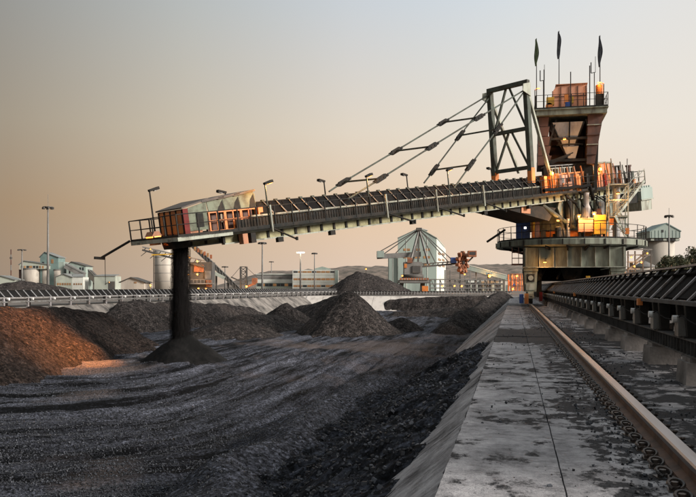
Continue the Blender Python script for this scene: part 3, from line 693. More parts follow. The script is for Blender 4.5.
# access cage at the left of the portal
m = MB()
for x in (-4.65, -4.15, -3.78):
    for y in (-4.3, -3.6): m.bar((x, y, 3.25), (x, y, 4.6), .05)
for z in (3.3, 3.75, 4.2):
    for y in (-4.3, -3.6): m.bar((-4.65, y, z), (-3.78, y, z), .04)
m.box(-4.7, -3.76, -4.35, -3.55, 3.2, 3.26); m.build('access_cage', 'brown_rust', st)
# round deck with handrail
dk = MB(); dk.lathe([(5.2, 4.60), (5.85, 4.66), (5.95, 4.72), (5.95, 5.10), (5.9, 5.16)], 36); dko = dk.build('deck', 'steel_green', st)
ring = [(5.85 * math.cos(2 * math.pi * i / 30), 5.85 * math.sin(2 * math.pi * i / 30), 5.16) for i in range(30)]
handrail(st, ring, h=1.1, spacing=1.25, mat='steel_dark', r=.024, closed=True)
MB().lathe([(2.95, 5.17), (3.05, 5.2), (3.05, 5.9), (2.9, 5.95)], 36).build('slew_ring', 'orange_paint', st)
m = MB()
for i in range(36): a = 2 * math.pi * i / 36; m.tube((2.8 * math.cos(a), 2.8 * math.sin(a), 5.95), (2.8 * math.cos(a), 2.8 * math.sin(a), 6.04), .06, 6)
m.build('slew_bolts', 'steel_dark', st)
# cabinets on the deck
cb = cyl_box('control_cabinet', 'blue_paint', -4.35, -3.25, -3.2, -2.2, 5.25, 6.85); cyl_box('door_panel', 'blue_paint', -4.3, -3.85, -3.23, -3.203, 5.35, 6.7, cb)
cyl_box('door_panel', 'blue_paint', -3.8, -3.3, -3.23, -3.203, 5.35, 6.7, cb); MB().box(-3.72, -3.55, -3.27, -3.235, 6.1, 6.25).build('cabinet_lamp', 'lamp_white', cb)
cyl_box('plinth', 'steel_dark', -4.4, -3.2, -3.25, -2.15, 5.165, 5.25, cb)
oc = cyl_box('orange_cabinet', 'orange_paint', -3.15, -2.7, -3.6, -3.1, 5.18, 6.75); cyl_box('door_panel', 'yellow_paint', -3.05, -2.8, -3.63, -3.603, 5.9, 6.6, oc)
hs_ = cyl_box('drive_house', 'salmon_panel', .35, 1.42, -4.2, -3.1, 5.75, 6.72); cyl_box('roof_plate', 'steel_green', .28, 1.46, -4.28, -3.05, 6.722, 6.78, hs_)
yb = cyl_box('yellow_housing', 'yellow_paint', 1.5, 2.35, -4.25, -3.2, 5.55, 7.0); cyl_box('seam', 'steel_dark', 1.5, 2.35, -4.275, -4.253, 6.55, 6.59, yb)
for x in (.4, 2.2): cyl_box('cabinet_foot', 'steel_dark', x, x + .12, -4.1, -3.3, 5.165, 5.549 if x > 1 else 5.75)
for x, z in ((.35, 6.95), (1.45, 7.12)):
    lo = MB().box(x - .16, x + .16, -4.5, -4.25, z - .02, z + .10).build('floodlight', 'steel_dark', st)
    MB().lathe([(.0, -.06), (.08, -.05), (.09, 0), (.06, .05), (0, .05)], 10).build('bulb', 'lamp_amber', lo, (x, -4.4, z - .06))
    MB().bar((x, -4.3, z), (x, -4.0, z - .2), .05).build('bracket', 'steel_dark', lo)
    lamp_light(lo, (x, -4.55, z - .1), 210 if x > 1 else 120)
# --- slewing body
m = MB()
for v0 in (-1.6, 1.45):
    m.poly([(-3.2, v0, 6.0), (3.2, v0, 6.0), (4.2, v0, 7.6), (3.6, v0, 9.1), (-4.5, v0, 9.6), (-4.2, v0, 7.8)], (0, .15, 0))
m.box(-3.0, 3.0, -1.45, 1.45, 6.0, 7.2)
body = m.build('slewing_body', 'steel_green', st, (0, 0, 0), SROT)
for uu in (-2.6, -1.0, .8, 2.4): MB().box(uu - .05, uu + .05, 1.61, 1.86, 6.05, 8.6).build('rib', 'steel_pale', body)
MB().lathe([(.42, 6.0), (.42, 8.3), (.3, 8.4)], 14, (-.6, 2.3, 0)).build('hydraulic_tank', 'steel_grey', body)
MB().lathe([(.34, 6.0), (.34, 7.7), (.22, 8.0), (.22, 8.9)], 12, (1.5, 2.4, 0)).build('hydraulic_tank', 'hopper_white', body)
MB().lathe([(.28, 6.0), (.28, 8.0), (.2, 8.2)], 12, (3.2, 1.9, 0)).build('hydraulic_tank', 'steel_dark', body)
m = MB(); m.tube((2.6, 2.0, 6.1), (6.0, 1.4, 7.7), .16, 10); m.tube((4.2, 1.7, 6.85), (6.2, 1.36, 7.8), .1, 10); m.build('luffing_cylinder', 'steel_mast', body)
m = MB(); m.tube((2.6, -2.0, 6.1), (6.0, -1.4, 7.7), .16, 10); m.tube((4.2, -1.7, 6.85), (6.2, -1.36, 7.8), .1, 10); m.build('luffing_cylinder', 'steel_mast', body)
# dark loading skirt hanging below the boom root
m = MB(); a, b_, c_, d_ = uw(497, 206.5, 1.5), uw(549, 221, 1.5), uw(556, 208, 1.5), uw(512, 203, 1.5)
m.poly([a, b_, c_, d_], (0, -3.0, 0)); m.build('loading_skirt', 'steel_dark', st, rot=SROT)
m = MB(); a = uw(523, 205.5, 1.56); m.box(a.x - .9, a.x + .2, 1.53, 1.58, a.z - .55, a.z + .05); m.build('skirt_plate', 'rust_panel', st, rot=SROT)
random.seed(11)
for k in range(16):
    xx = random.uniform(-2.9, 2.6); yy = random.uniform(-4.6, -3.25) if xx < 0 else random.uniform(-3.1, -2.6); hh = random.uniform(.35, 1.7); ww = random.uniform(.18, .5)
    if xx > .1: hh += 1.0
    if k % 3 == 0: MB().lathe([(ww * .5, 5.17), (ww * .5, 5.17 + hh), (ww * .3, 5.22 + hh)], 10, (xx, yy, 0)).build('pump_unit', random.choice(['steel_dark', 'steel_mast', 'galvanised']), st)
    elif k % 3 == 1: MB().box(xx, xx + ww, yy, yy + .4, 5.17, 5.17 + hh).build('pump_unit', random.choice(['steel_dark', 'steel_grey', 'brown_rust']), st)
    else: MB().tube((xx, yy, 5.17), (xx + random.uniform(-.6, .6), yy + .3, 5.2 + hh * 1.5), .07, 8).build('pipe', random.choice(['steel_dark', 'orange_paint', 'steel_mast']), st)
for k in range(10):
    u0 = random.uniform(-3.4, 3.4); z0 = random.uniform(6.2, 8.0); MB().tube((u0, 1.95 + random.random() * .3, z0), (u0 + random.uniform(-1.2, 1.2), 1.95 + random.random() * .4, z0 + random.uniform(.4, 1.6)), random.uniform(.04, .10), 8).build('pipe', random.choice(['steel_dark', 'steel_mast', 'rubber', 'steel_pale']), st, rot=SROT)
for k in range(7):
    u0 = -4.2 + k * .9; MB().bar((u0, 2.3, 8.3 + .06 * k), (u0 + .5, 1.7, 9.0), .09).build('bracket', 'steel_dark', st, rot=SROT)
# bent pipes and hoses in front of the body
for k in range(6):
    m = MB(); p0 = Vector((3.6 - k * .9, 2.2 + .1 * k, 6.1 + .1 * k)); prev = p0
    for i in range(1, 7):
        q = p0 + Vector((.18 * math.sin(i * 1.2 + k), .25 * math.sin(i * .9), .42 * i)); m.tube(prev, q, .055, 6); prev = q
    m.build('hose', 'rubber', st, rot=SROT)
# --- boom (luffed frame s, v, n)
S0, S1, STOE = 3.5, 34.6, 37.6
m = MB()
for v0 in (-1.65, 1.65):
    m.box(-8.3, S1, v0 - .16, v0 + .16, -.02, .05); m.box(-8.3, STOE, v0 - .17, v0 + .17, .43, .56)
for i in range(27): s_ = -8.0 + i * 1.65; m.box(s_ - .06, s_ + .06, -1.5, 1.5, .30, .44)
m.box(S1 - .1, STOE, -2.5, -2.36, .43, .62); m.box(S1 - .1, STOE, 2.36, 2.5, .43, .62); m.box(STOE - .16, STOE, -2.36, 2.36, .44, .63); m.box(S1 + .6, S1 + .75, -2.36, 2.36, .44, .60)
boom = m.build('boom', 'steel_pale', st, BO, BROT, label='long pale girder boom reaching left over the coal yard')
wp = MB().box(0, .80, -.02, .02, .05, .43).mesh('web_panel', 'panel_olive'); sf = MB().box(-.065, .065, -.09, .09, .05, .43).mesh('stiffener', 'steel_dark')
s_ = -8.2
while s_ < S1 - .9:
    for v0 in (-1.65, 1.65): link('web_panel', wp, boom, (s_ + .065, v0, 0)); link('stiffener', sf, boom, (s_, v0, 0))
    s_ += .93
for v0 in (-1.65, 1.65): link('stiffener', sf, boom, (s_, v0, 0))
for v0, v1 in ((1.83, 2.5), (-2.5, -1.83)): MB().box(-7.9, STOE - .2, v0, v1, .565, .62).build('walkway', 'steel_dark', boom)
MB().box(S1 + .8, STOE - .2, -1.8, 1.8, .60, .63).build('toe_platform', 'steel_dark', boom)
c_, s__ = math.cos(PHI), math.sin(PHI)
def boomrail(pts): handrail(boom, pts, h=1.08, spacing=1.15, mat='steel_dark', r=.026)
boomrail([(3.0, 2.5, .62), (18, 2.5, .62), (STOE - .05, 2.5, .62), (STOE - .05, -2.5, .62), (3.0, -2.5, .62)])
boomrail([(-7.9, 2.5, .62), (2.2, 2.5, .62)]); boomrail([(2.2, -2.5, .62), (-7.9, -2.5, .62), (-7.9, 2.5, .62)])
# side plates with ribs, stringers, struts, wing panels, belt
sp = MB(); sp.box(0, 1.73, -.02, .02, .66, 1.16)
for i in range(9): sp.box(.06 + i * .19, .10 + i * .19, .02, .06, .66, 1.16)
spm = sp.mesh('side_plate', 'steel_dark'); s_ = 4.0
while s_ < 32.0: link('side_plate', spm, boom, (s_, 1.5, 0)); link('side_plate', spm, boom, (s_, -1.5, 0)); s_ += 1.74
for v0 in (-1.42, 1.42): MB().box(4, 32.6, v0 - .06, v0 + .10, 1.20, 1.33).build('stringer', 'steel_pale', boom)
idl = MB(); idl.bar((0, 1.52, 1.28), (.36, 1.08, 2.02), .13, .05, w2=.06); idm = idl.mesh('strut', 'galvanised')
idl2 = MB(); idl2.bar((0, -1.52, 1.28), (.36, -1.08, 2.02), .13, .05, w2=.06); idm2 = idl2.mesh('strut', 'galvanised')
pn = MB().poly([(0, 1.40, 1.35), (0, 1.02, 2.0), (0, .98, 1.97), (0, 1.36, 1.32)], (.83, 0, 0)).mesh('wing_panel', 'rubber')
pn2 = MB().poly([(0, -1.40, 1.35), (0, -1.02, 2.0), (0, -.98, 1.97), (0, -1.36, 1.32)], (.83, 0, 0)).mesh('wing_panel', 'rubber')
tb = MB().box(.28, .46, .96, 1.12, 2.00, 2.10).mesh('bracket', 'steel_mast'); rl = MB().tube((0, -1.3, 1.24), (0, 1.3, 1.24), .08, 8).mesh('idler', 'steel_grey')
s_ = 4.1
while s_ < 31.9:
    for q, nm in ((idm, 'strut'), (idm2, 'strut'), (pn, 'wing_panel'), (pn2, 'wing_panel'), (tb, 'bracket'), (rl, 'idler')): link(nm, q, boom, (s_, 0, 0))
    s_ += .87
for v0 in (-1.02, 1.02): MB().box(4, 32.6, v0 - .05, v0 + .05, 1.985, 2.03).build('edge_strip', 'steel_dark', boom)
MB().box(3.0, 36.0, -.95, .95, 1.60, 1.63).build('belt', 'rubber', boom); MB().box(3.0, 36.0, -.95, .95, .75, .78).build('return_belt', 'rubber', boom)
# loose cable bundle and junction boxes under the walkway
for s_ in (8.2, 13.4, 20.6, 27.3, 31.0): MB().box(s_, s_ + .35, 1.7, 1.95, -.25, .02).build('junction_box', 'steel_dark', boom)
for s_, mt in ((33.0, 'steel_dark'), (33.5, 'rust_panel')): MB().box(s_, s_ + .3, 1.9, 2.3, -.1, .42).build('junction_box', mt, boom)
# toe hood: panelled end box and stepped hood sections
e0, e1 = 35.45, 36.4
hb = MB().box(e0, e1, -1.3, 1.22, .70, 1.98).build('head_box', 'rust_panel', boom, label='orange panelled box over the head pulley')
for i in range(5):
    v0 = -1.30 + i * .605; MB().box(e1 + .002, e1 + .06, v0 - .04, v0 + .06, .72, 1.97).build('frame_bar', 'steel_dark', hb)
for i in range(4): MB().box(e1 + .003, e1 + .03, -1.22 + i * .605, -.76 + i * .605, .80, 1.92).build('panel', 'orange_paint', hb)
MB().box(e1 - .22, e1 + .065, 1.223, 1.29, .70, 1.98).build('corner_post', 'dark_red', hb)
MB().poly([(e1 + .14, -1.4, 1.985), (e0 - .5, -1.4, 2.34), (e0 - .5, -1.4, 2.42), (e1 + .14, -1.4, 2.06)], (0, 2.74, 0)).build('roof_plate', 'roof_brown', hb)
MB().poly([(e1 - .23, 1.22, .85), (e0 - .35, 1.22, .85), (e0 - .35, 1.22, 2.24), (e1 - .23, 1.22, 1.99)], (0, .06, 0)).build('cheek_plate', 'hood_green', hb)
MB().box(e0 - .10, e0 + .32, 1.285, 1.30, 1.0, 1.7).build('opening', 'steel_dark', hb)
for i in range(3):
    a = 35.05 - i * .98; b2 = a - .96; t0, t1 = 2.25 + .10 * i, 2.37 + .10 * i
    ho = MB().poly([(a, 1.34, 1.72), (b2, 1.34, 1.72), (b2, 1.20, t1), (a, 1.20, t0)], (0, .05, 0)).build('hood_cheek', 'hood_green', boom)
    MB().poly([(b2 + .02, 1.402, 1.74), (b2 + .44, 1.402, 1.74), (b2 + .30, 1.32, 2.0 + .08 * i), (b2 + .02, 1.27, t1 - .10)], (0, .006, 0)).build('opening', 'steel_dark', ho)
    MB().poly([(a + .30, -1.4, t0 - .02), (b2 - .06, -1.4, t1 + .03), (b2 - .06, -1.4, t1 + .11), (a + .30, -1.4, t0 + .06)], (0, 2.72, 0)).build('roof_plate', 'roof_brown', ho)
    MB().poly([(a + .31, 1.325, t0 - .05), (b2 - .07, 1.325, t1), (b2 - .07, 1.325, t1 + .12), (a + .31, 1.325, t0 + .07)], (0, .03, 0)).build('fascia', 'roof_brown', ho)
    fr = MB()
    for ss in (a, b2 + .04): fr.box(ss - .05, ss + .03, 1.28, 1.36, .66, 1.715)
    for nn in (.68, 1.2, 1.64): fr.box(b2, a, 1.28, 1.35, nn, nn + .07)
    fr.box(a - .5, a - .44, 1.29, 1.35, .7, 1.7); fr.build('hood_frame', 'orange_paint', ho)
    MB().box(b2 + .05, a - .05, .95, 1.0, .7, 1.68).build('skirt_board', 'brown_rust', ho)
MB().box(32.02, 32.09, -1.3, 1.2, .7, 2.48).build('end_plate', 'hood_green', boom); MB().box(31.7, 32.0, 1.2, 1.35, 1.0, 1.75).build('skirt_board', 'orange_paint', boom)
# discharge chute below the toe
MB().poly([(35.85, -.62, .44), (36.85, -.62, .44), (36.8, -.5, .05), (35.9, -.5, .05)], (0, 1.15, 0)).build('discharge_chute', 'steel_dark', boom)
# lamps along the boom
def boom_lamp(s_, v0, n0, h, ds, lit, w=0):
    po = MB(); po.tube((s_, v0, n0), (s_, v0, n0 + h), .05, 8, .04); po = po.build('lamp_post', 'steel_dark' if not lit else 'steel_mast', boom)
    hd = MB(); hd.bar((s_ - .04 * (1 if ds > 0 else -1), v0, n0 + h - .02), (s_ + ds * .85, v0, n0 + h + .10), .20, .11, w2=.26); hd.build('lamp_head', 'steel_dark', po)
    hd2 = MB().bar((s_ + ds * .38, v0, n0 + h - .03), (s_ + ds * .8, v0, n0 + h + .03), .18, .06); hd2.build('lamp_lens', 'lamp_amber' if lit else 'steel_grey', po)
    if lit and w: lamp_light(po, (s_ + ds * .6, v0, n0 + h - .2), w)
def bl(pxb, pyb, pyt, v0, ds, lit, w=0):
    p = sn(pxb, pyb, v0); n0 = .62; k = (p.x, v0); h = sn(pxb, pyt, v0).z - n0; boom_lamp(p.x, v0, n0, max(h, .9), ds, lit, w)
bl(155, 232, 190, -.6, -.6, False); bl(270, 227, 183, 2.42, -.55, True, 220); bl(369, 201, 176, 2.42, -.5, True, 110); bl(449, 188, 170, 2.42, -.5, True, 110)
bl(228, 215, 192, -2.42, .6, False); bl(326, 200, 181, -2.42, .55, False); bl(408, 190, 175, -2.42, .55, False); bl(492, 180, 169, -2.42, .5, False)
# hinged outrigger tubes on the near walkway
for pxa, pya, pxb, pyb in ((272, 228, 297, 239), (387, 213, 415, 222), (437, 207, 464, 216), (484, 202, 506, 211)):
    a = sn(pxa, pya, 2.52); b2 = sn(pxb, pyb, 3.3)
    m = MB(); m.tube(a, b2, .055, 6); m.tube(b2 - Vector((0, 0, .06)), b2 + Vector((0, .02, .12)), .07, 6); m.build('outrigger', 'steel_dark', boom)
    MB().tube((a.x, 2.56, .35), (a.x, 2.56, 1.75), .065, 8).build('hinge_post', 'steel_pale', boom)
a = sn(130, 241, -2.5); b2 = sn(101, 258, -3.6)
m = MB(); m.tube(a, b2, .07, 6); m.bar(b2 - Vector((.2, 0, .05)), b2 + Vector((.35, 0, .05)), .14); m.build('outrigger', 'steel_dark', boom)
tp = MB(); tp.tube(sn(105, 258, -3.5), sn(105.5, 285, -3.5), .016, 5); tp.build('trip_wire', 'steel_dark', boom)
# toe floodlight
p = sn(157, 238, 0)
fl = MB(); fl.poly([(p.x - .28, -.75, p.z + .1), (p.x + .28, -.75, p.z + .1), (p.x + .12, -.75, p.z + .34), (p.x - .12, -.75, p.z + .34)], (0, .8, 0)); fl.box(p.x - .12, p.x + .12, -.6, -.1, p.z + .34, .46)
flo = fl.build('toe_floodlight', 'rust_panel', boom); MB().box(p.x - .24, p.x + .24, -.70, 0.0, p.z + .03, p.z + .098).build('lamp_lens', 'lamp_amber', flo)
MB().box(p.x - .18, p.x + .14, -.6, .0, p.z - .35, p.z - .0).build('ballast_box', 'orange_paint', flo)
sl = bpy.data.lights.new('lamp_light', 'SPOT'); sl.energy = 130000; sl.color = (1, .34, .065); sl.spot_size = R(78); sl.spot_blend = 1.0; sl.shadow_soft_size = .2
slo = bpy.data.objects.new('lamp_light', sl); COL.objects.link(slo)
Lw = ROOT + UV * 36.9 - VV * .2 + Vector((0, 0, 3.75)); tgt = at(28, 338, 36)
slo.location = Lw; slo.rotation_euler = (Lw - tgt).to_track_quat('Z', 'Y').to_euler()
slo.parent = flo; bpy.context.view_layer.update(); slo.matrix_parent_inverse = flo.matrix_world.inverted()
# counterweight
cw = MB(); cw.box(-10.9, -8.8, -1.5, 1.6, -.75, .25)
for i in range(5): cw.box(-10.8 + i * .42, -10.55 + i * .42, -1.3, 1.5, .25, .42)
cwo = cw.build('counterweight', 'clad_teal', boom)
MB().box(-10.8, -8.9, -1.4, 1.5, -1.75, -.752).build('ballast_block', 'steel_pale', cwo); MB().box(-10.95, -8.75, -1.56, 1.66, -.85, -.76).build('rim', 'steel_pale', cwo)
MB().poly([(-8.7, 1.3, -.1), (-6.5, 1.3, -.06), (-4.6, 1.3, -.9), (-8.7, 1.3, -1.0)], (0, -2.7, 0)).build('tail_girder', 'steel_dark', boom)
# houses and frames on the upper deck
def framed(nm, s0, s1, v0, v1, n0, n1, k, mt, glass):
    b = MB()
    for i in range(k + 1):
        ss = s0 + (s1 - s0) * i / k; b.box(ss - .05, ss + .05, v1 - .1, v1, n0, n1)
    for nn in (n0, n1 - .1): b.box(s0 - .05, s1 + .05, v1 - .11, v1 + .01, nn, nn + .1)
    b.box(s0 - .05, s1 + .05, v0, v1 - .12, n1 - .08, n1 - .01); b.box(s0 - .05, s0 + .02, v0, v1 - .12, n0, n1 - .1); b.box(s1 - .02, s1 + .05, v0, v1 - .12, n0, n1 - .1); b.box(s0, s1, v0, v0 + .05, n0, n1 - .1)
    fo = b.build(nm, mt, boom)
    for i in range(k):
        a = s0 + (s1 - s0) * i / k + .06; c2 = s0 + (s1 - s0) * (i + 1) / k - .06
        MB().box(a, c2, v1 - .14, v1 - .122, n0 + .11, n1 - .11).build('panel', glass[i % len(glass)], fo)
    return fo
framed('drive_enclosure', .2, 4.3, -.6, 1.55, .66, 2.15, 4, 'orange_paint', ['rust_panel', 'brown_rust', 'salmon_panel'])
b_ = MB()
for i in range(9): b_.box(.3 + i * .42, .4 + i * .42, .9, 1.0, 2.16, 2.55)
b_.box(.2, 3.9, .85, 1.02, 2.55, 2.62); b_.build('louvre_row', 'steel_pale', boom)
framed('switch_house', -4.0, -1.1, -.8, 1.7, .66, 2.75, 3, 'steel_green', ['rust_panel', 'salmon_panel', 'rust_panel'])
framed('winch_frame', -5.6, -4.4, -.5, 1.5, .66, 2.4, 2, 'steel_dark', ['hopper_white', 'salmon_panel'])
MB().lathe([(.17, .62), (.17, 1.75), (.1, 1.82)], 12, (-2.3, 1.95, 0)).build('gas_bottle', 'dark_red', boom)
MB().lathe([(.2, .62), (.2, 2.2), (.26, 2.2), (.26, 2.35)], 10, (-6.9, 1.6, 0)).build('exhaust_stack', 'brown_rust', boom)
for s_, w in ((-1.35, 150), (5.55, 120)):
    po = MB().tube((s_, 2.1, .62), (s_, 2.1, 2.05), .05, 6).build('lamp_post', 'steel_dark', boom); MB().lathe([(0, -.14), (.13, -.06), (.13, .08), (.04, .16)], 10, (s_, 2.12, 2.15)).build('lamp_lens', 'lamp_amber', po); lamp_light(po, (s_, 2.4, 2.15), w)
MB().box(5.0, 5.35, 1.4, 1.9, .65, 2.0).build('orange_panel', 'orange_paint', boom); MB().box(5.9, 6.25, 1.5, 1.9, .65, 2.0).build('orange_panel', 'orange_paint', boom); MB().box(4.85, 4.95, 1.7, 1.8, .6, 2.1).build('pale_post', 'steel_pale', boom)
hp = MB(); prev = None
for i in range(26):
    s_ = 7.5 - i * .3; q = Vector((s_, 2.62, .95 + .03 * math.sin(i)))
    if i > 21: q = Vector((7.5 - 21 * .3 - .25 * math.sin((i - 21) / 4 * 1.57), 2.62, .95 - (i - 21) * .3))
    if prev: hp.tube(prev, q, .13, 8)
    prev = q
hp.build('cable_chain', 'rubber', boom)
# --- mast with legs, beams and braces
UT, WT, UB, WB = 8.4, 16.5, 7.7, 9.6
def mp_(w): return UB + (UT - UB) * (w - WB) / (WT - WB)
m = MB(); m.bar((UT, -1.85, WT + .02), (UT, 1.85, WT + .02), .34, .30); mast = m.build('mast', 'steel_mast', st, rot=SROT, label='dark green two-legged mast carrying the stay rods')
for v0 in (-1.65, 1.65):
    m = MB(); m.bar((UB, v0, WB - .3), (UT, v0, WT - .13), .40, .34); lo = m.build('mast_leg', 'steel_mast', mast)
    m = MB(); m.bar((UB - .0, v0, WB - .4), (mp_(10.3), v0, 10.3), .44, .38); m.build('leg_foot', 'orange_paint', lo)
    m = MB(); m.poly([(UT - .2, v0 + .2 * (1 if v0 > 0 else -1), WT), (UT + .65, v0 + .2 * (1 if v0 > 0 else -1), WT - .25), (UT + .7, v0 + .2 * (1 if v0 > 0 else -1), WT - .75), (UT - .3, v0 + .2 * (1 if v0 > 0 else -1), WT - 1.0)], (0, .05, 0)); m.build('head_plate', 'steel_pale', lo)
for w in (13.2, 10.35):
    MB().bar((mp_(w), -1.45, w), (mp_(w), 1.45, w), .24, .26).build('cross_beam', 'steel_mast', mast)
for wt, wb in ((WT - .15, 13.3), (13.05, 10.5)):
    for v0 in (-1.45, 1.45): MB().bar((mp_(wt), v0 * .12, wt), (mp_(wb), v0, wb), .14).build('brace', 'steel_mast', mast)
for (pa, pb, v0) in (((527, 90), (553, 186), 1.72), ((489, 95), (519, 173), -1.72)):
    a = uw(*pa, v0); b2 = uw(*pb, v0); MB().bar(a, b2, .22, .18).build('back_stay', 'steel_pale', mast)
# --- stay rods
RODS = [([(489.5, 94.5), (443, 122.4), (395.7, 151), (343.4, 182), (329, 191.6)], -1.65), ([(524.5, 90.0), (479, 117.4), (432, 146.4), (380.8, 178.5), (348, 199)], 1.65),
        ([(489.8, 97.0), (460, 135.5), (434, 170), (424, 183)], -1.65), ([(524.5, 91.0), (497.7, 129), (470.5, 165), (454, 188)], 1.65)]
RP = []
for pl, v0 in RODS:
    P = [uw(a, b, v0) for a, b in pl]; RP.append(P); m = MB()
    for a, b in zip(P, P[1:]): m.tube(a, b, .055, 8)
    ro = m.build('stay_rod', 'steel_mast', st, rot=SROT)
    for i in range(1, len(P) - 1):
        d = (P[i + 1] - P[i - 1]).normalized(); a, b = P[i] - d * .62, P[i] + d * .62; j = MB()
        for o in (-.10, .10): j.bar(a + Vector((0, o, 0)), b + Vector((0, o, 0)), .03, .18)
        for t in (-.48, -.18, .18, .48): j.tube(P[i] + d * t - Vector((0, .15, 0)), P[i] + d * t + Vector((0, .15, 0)), .055, 8)
        j.bar(P[i] - d * .4, P[i] + d * .4, .12, .3); j.build('joint_plate', 'steel_dark', ro)
for A_, B_ in ((RP[0], RP[1]), (RP[2], RP[3])):
    for i in range(1, len(A_) - 1): MB().bar(A_[i], B_[i], .10, .10).build('spreader_bar', 'steel_mast', st, rot=SROT)
# --- tower with hopper, platform, cabin and flags (aligned with the rails)
tw = MB().box(-2.05, 1.9, -1.8, -1.62, 11.55, 11.75).build('tower_frame', 'steel_dark', st)
for x, y in ((-2.2, -1.7), (2.0, -1.7), (-2.2, 1.7), (2.0, 1.7)): MB().bar((x * .9, y, 9.0), (x, y, 15.2), .26).build('tower_leg', 'steel_dark', tw)
for y, z in ((1.7, 11.6), (-1.7, 13.4), (1.7, 13.4)): MB().bar((-2.05, y, z), (1.9, y, z), .18).build('tower_beam', 'steel_dark', tw)
MB().bar((-2.05, -1.72, 11.7), (-1.2, -1.72, 14.9), .12).build('tower_brace', 'steel_dark', tw); MB().bar((1.9, -1.72, 11.7), (1.1, -1.72, 14.9), .12).build('tower_brace', 'steel_dark', tw)
for i in range(5):                      # rust-brown cladding strips either side
    z0 = 11.3 + i * .78
    MB().poly([(-2.62 + .02 * i, -1.9, z0), (-1.75 - .02 * i, -1.9, z0), (-1.55 - .05 * i, -1.9, z0 + .74), (-2.62 + .02 * i, -1.9, z0 + .74)], (0, 3.6, 0)).build('cladding', 'brown_rust', tw)
    a = 1.15 + .02 * i; b2 = 1.75 + .135 * i
    MB().poly([(a, -1.9, z0), (b2, -1.9, z0), (b2 + .135, -1.9, z0 + .74), (a + .02, -1.9, z0 + .74)], (0, 3.6, 0)).build('cladding', 'brown_rust', tw)
    MB().box(a - .04, b2 + .12, -2.0, -1.903, z0 + .70, z0 + .76).build('cladding_rail', 'steel_pale' if i % 2 else 'brown_rust', tw)
MB().box(-1.6, 1.3, 1.62, 1.75, 10.2, 15.15).build('back_wall', 'brown_rust', tw)
MB().box(-1.9, 1.6, -1.3, 1.6, 10.0, 11.5).build('transfer_house', 'steel_dark', tw)
hp = MB(); tp_ = [(-1.55, -1.85, 14.7), (.95, -1.85, 14.7), (.95, 1.2, 14.7), (-1.55, 1.2, 14.7)]; bt_ = [(-.55, -.9, 12.7), (.25, -.9, 12.7), (.25, .2, 12.7), (-.55, .2, 12.7)]
hp.add(tp_ + bt_, [(0, 1, 5, 4), (1, 2, 6, 5), (2, 3, 7, 6), (3, 0, 4, 7), (4, 5, 6, 7)])
hpo = hp.build('hopper', 'hopper_white', st, label='pale inverted-pyramid hopper under the tower platform')
for a, b2 in (((-1.55, -1.87, 14.7), (-.55, -.92, 12.7)), ((.95, -1.87, 14.7), (.25, -.92, 12.7)), ((-.15, -1.88, 14.7), (-.15, -.92, 12.7))): MB().bar(a, b2, .1, .1).build('rib', 'steel_dark', hpo)
MB().poly([(-.65, -1.15, 12.9), (.6, -1.15, 12.9), (.35, -1.15, 11.9), (-.2, -1.15, 11.9)], (0, 1.2, 0)).build('spout', 'hopper_white', hpo)
rg = MB(); prev = None
for i in range(13):
    a = math.pi * i / 12; q = (-.1 - 1.0 * math.cos(a), -1.3 - .35 * math.sin(a), 12.95)
    if prev: rg.tube(prev, q, .07, 6)
    prev = q
rg.build('ring_beam', 'steel_dark', hpo)
m = MB()
for k in range(3): m.bar((-2.4 + .3 * k, -2.2, 11.0 + .25 * k), (-.3 + .2 * k, -2.0, 11.9 + .15 * k), .10 + .06 * (k == 1), .08)
m.build('conveyor_arm', 'steel_dark', st)
pf = MB(); pf.box(-2.75, 2.65, -2.35, 2.3, 15.2, 15.62); pf.box(-2.85, 2.75, -2.45, 2.4, 15.62, 15.70); pfo = pf.build('tower_platform', 'steel_green', st)
handrail(st, [(-2.8, -2.4, 15.7), (2.7, -2.4, 15.7), (2.7, 2.35, 15.7), (-2.8, 2.35, 15.7)], h=1.1, spacing=.95, mat='steel_dark', r=.022, closed=True)
cabp = [(-1.55, -1.1, 15.71), (1.25, -1.1, 15.71), (1.25, -1.1, 17.75), (.95, -1.1, 17.88), (-1.15, -1.1, 17.78), (-1.42, -1.1, 17.4)]
cbo = MB().poly(cabp, (0, 2.4, 0)).build('cabin', 'salmon_panel', st, label='salmon clad cabin on the tower platform')
for i in range(5): x = -1.45 + i * .66; MB().box(x - .03, x + .03, -1.15, -1.103, 15.72, 17.4 if i == 0 else 17.72).build('cabin_rib', 'brown_rust', cbo)
MB().box(-1.45, 1.25, -1.16, -1.152, 16.9, 16.98).build('cabin_rib', 'brown_rust', cbo); MB().box(-1.2, 1.28, -1.2, 1.35, 17.86, 17.93).build('cabin_roof', 'rust_panel', cbo)
cyl_box('equipment_box', 'yellow_paint', -1.95, -1.35, -2.1, -1.6, 16.1, 16.7); cyl_box('equipment_box', 'blue_paint', -.5, .0, -2.1, -1.7, 15.75, 16.25); cyl_box('equipment_box', 'orange_paint', -.55, -.25, -1.9, -1.6, 16.25, 16.95)
cyl_box('equipment_box', 'yellow_paint', -.1, .15, -1.9, -1.6, 16.2, 16.7)
m = MB(); m.lathe([(.28, -.1), (.28, .1)], 14); m.build('hose_reel', 'orange_paint', st, (-1.75, -2.0, 15.98), (R(90), 0, 0))
dr = MB().lathe([(.3, 16.85), (.3, 17.55), (.26, 17.6)], 12, (2.15, -1.5, 0)).build('water_drum', 'orange_paint', st); MB().box(1.85, 2.45, -1.8, -1.2, 15.71, 16.85).build('drum_stand', 'steel_dark', dr)
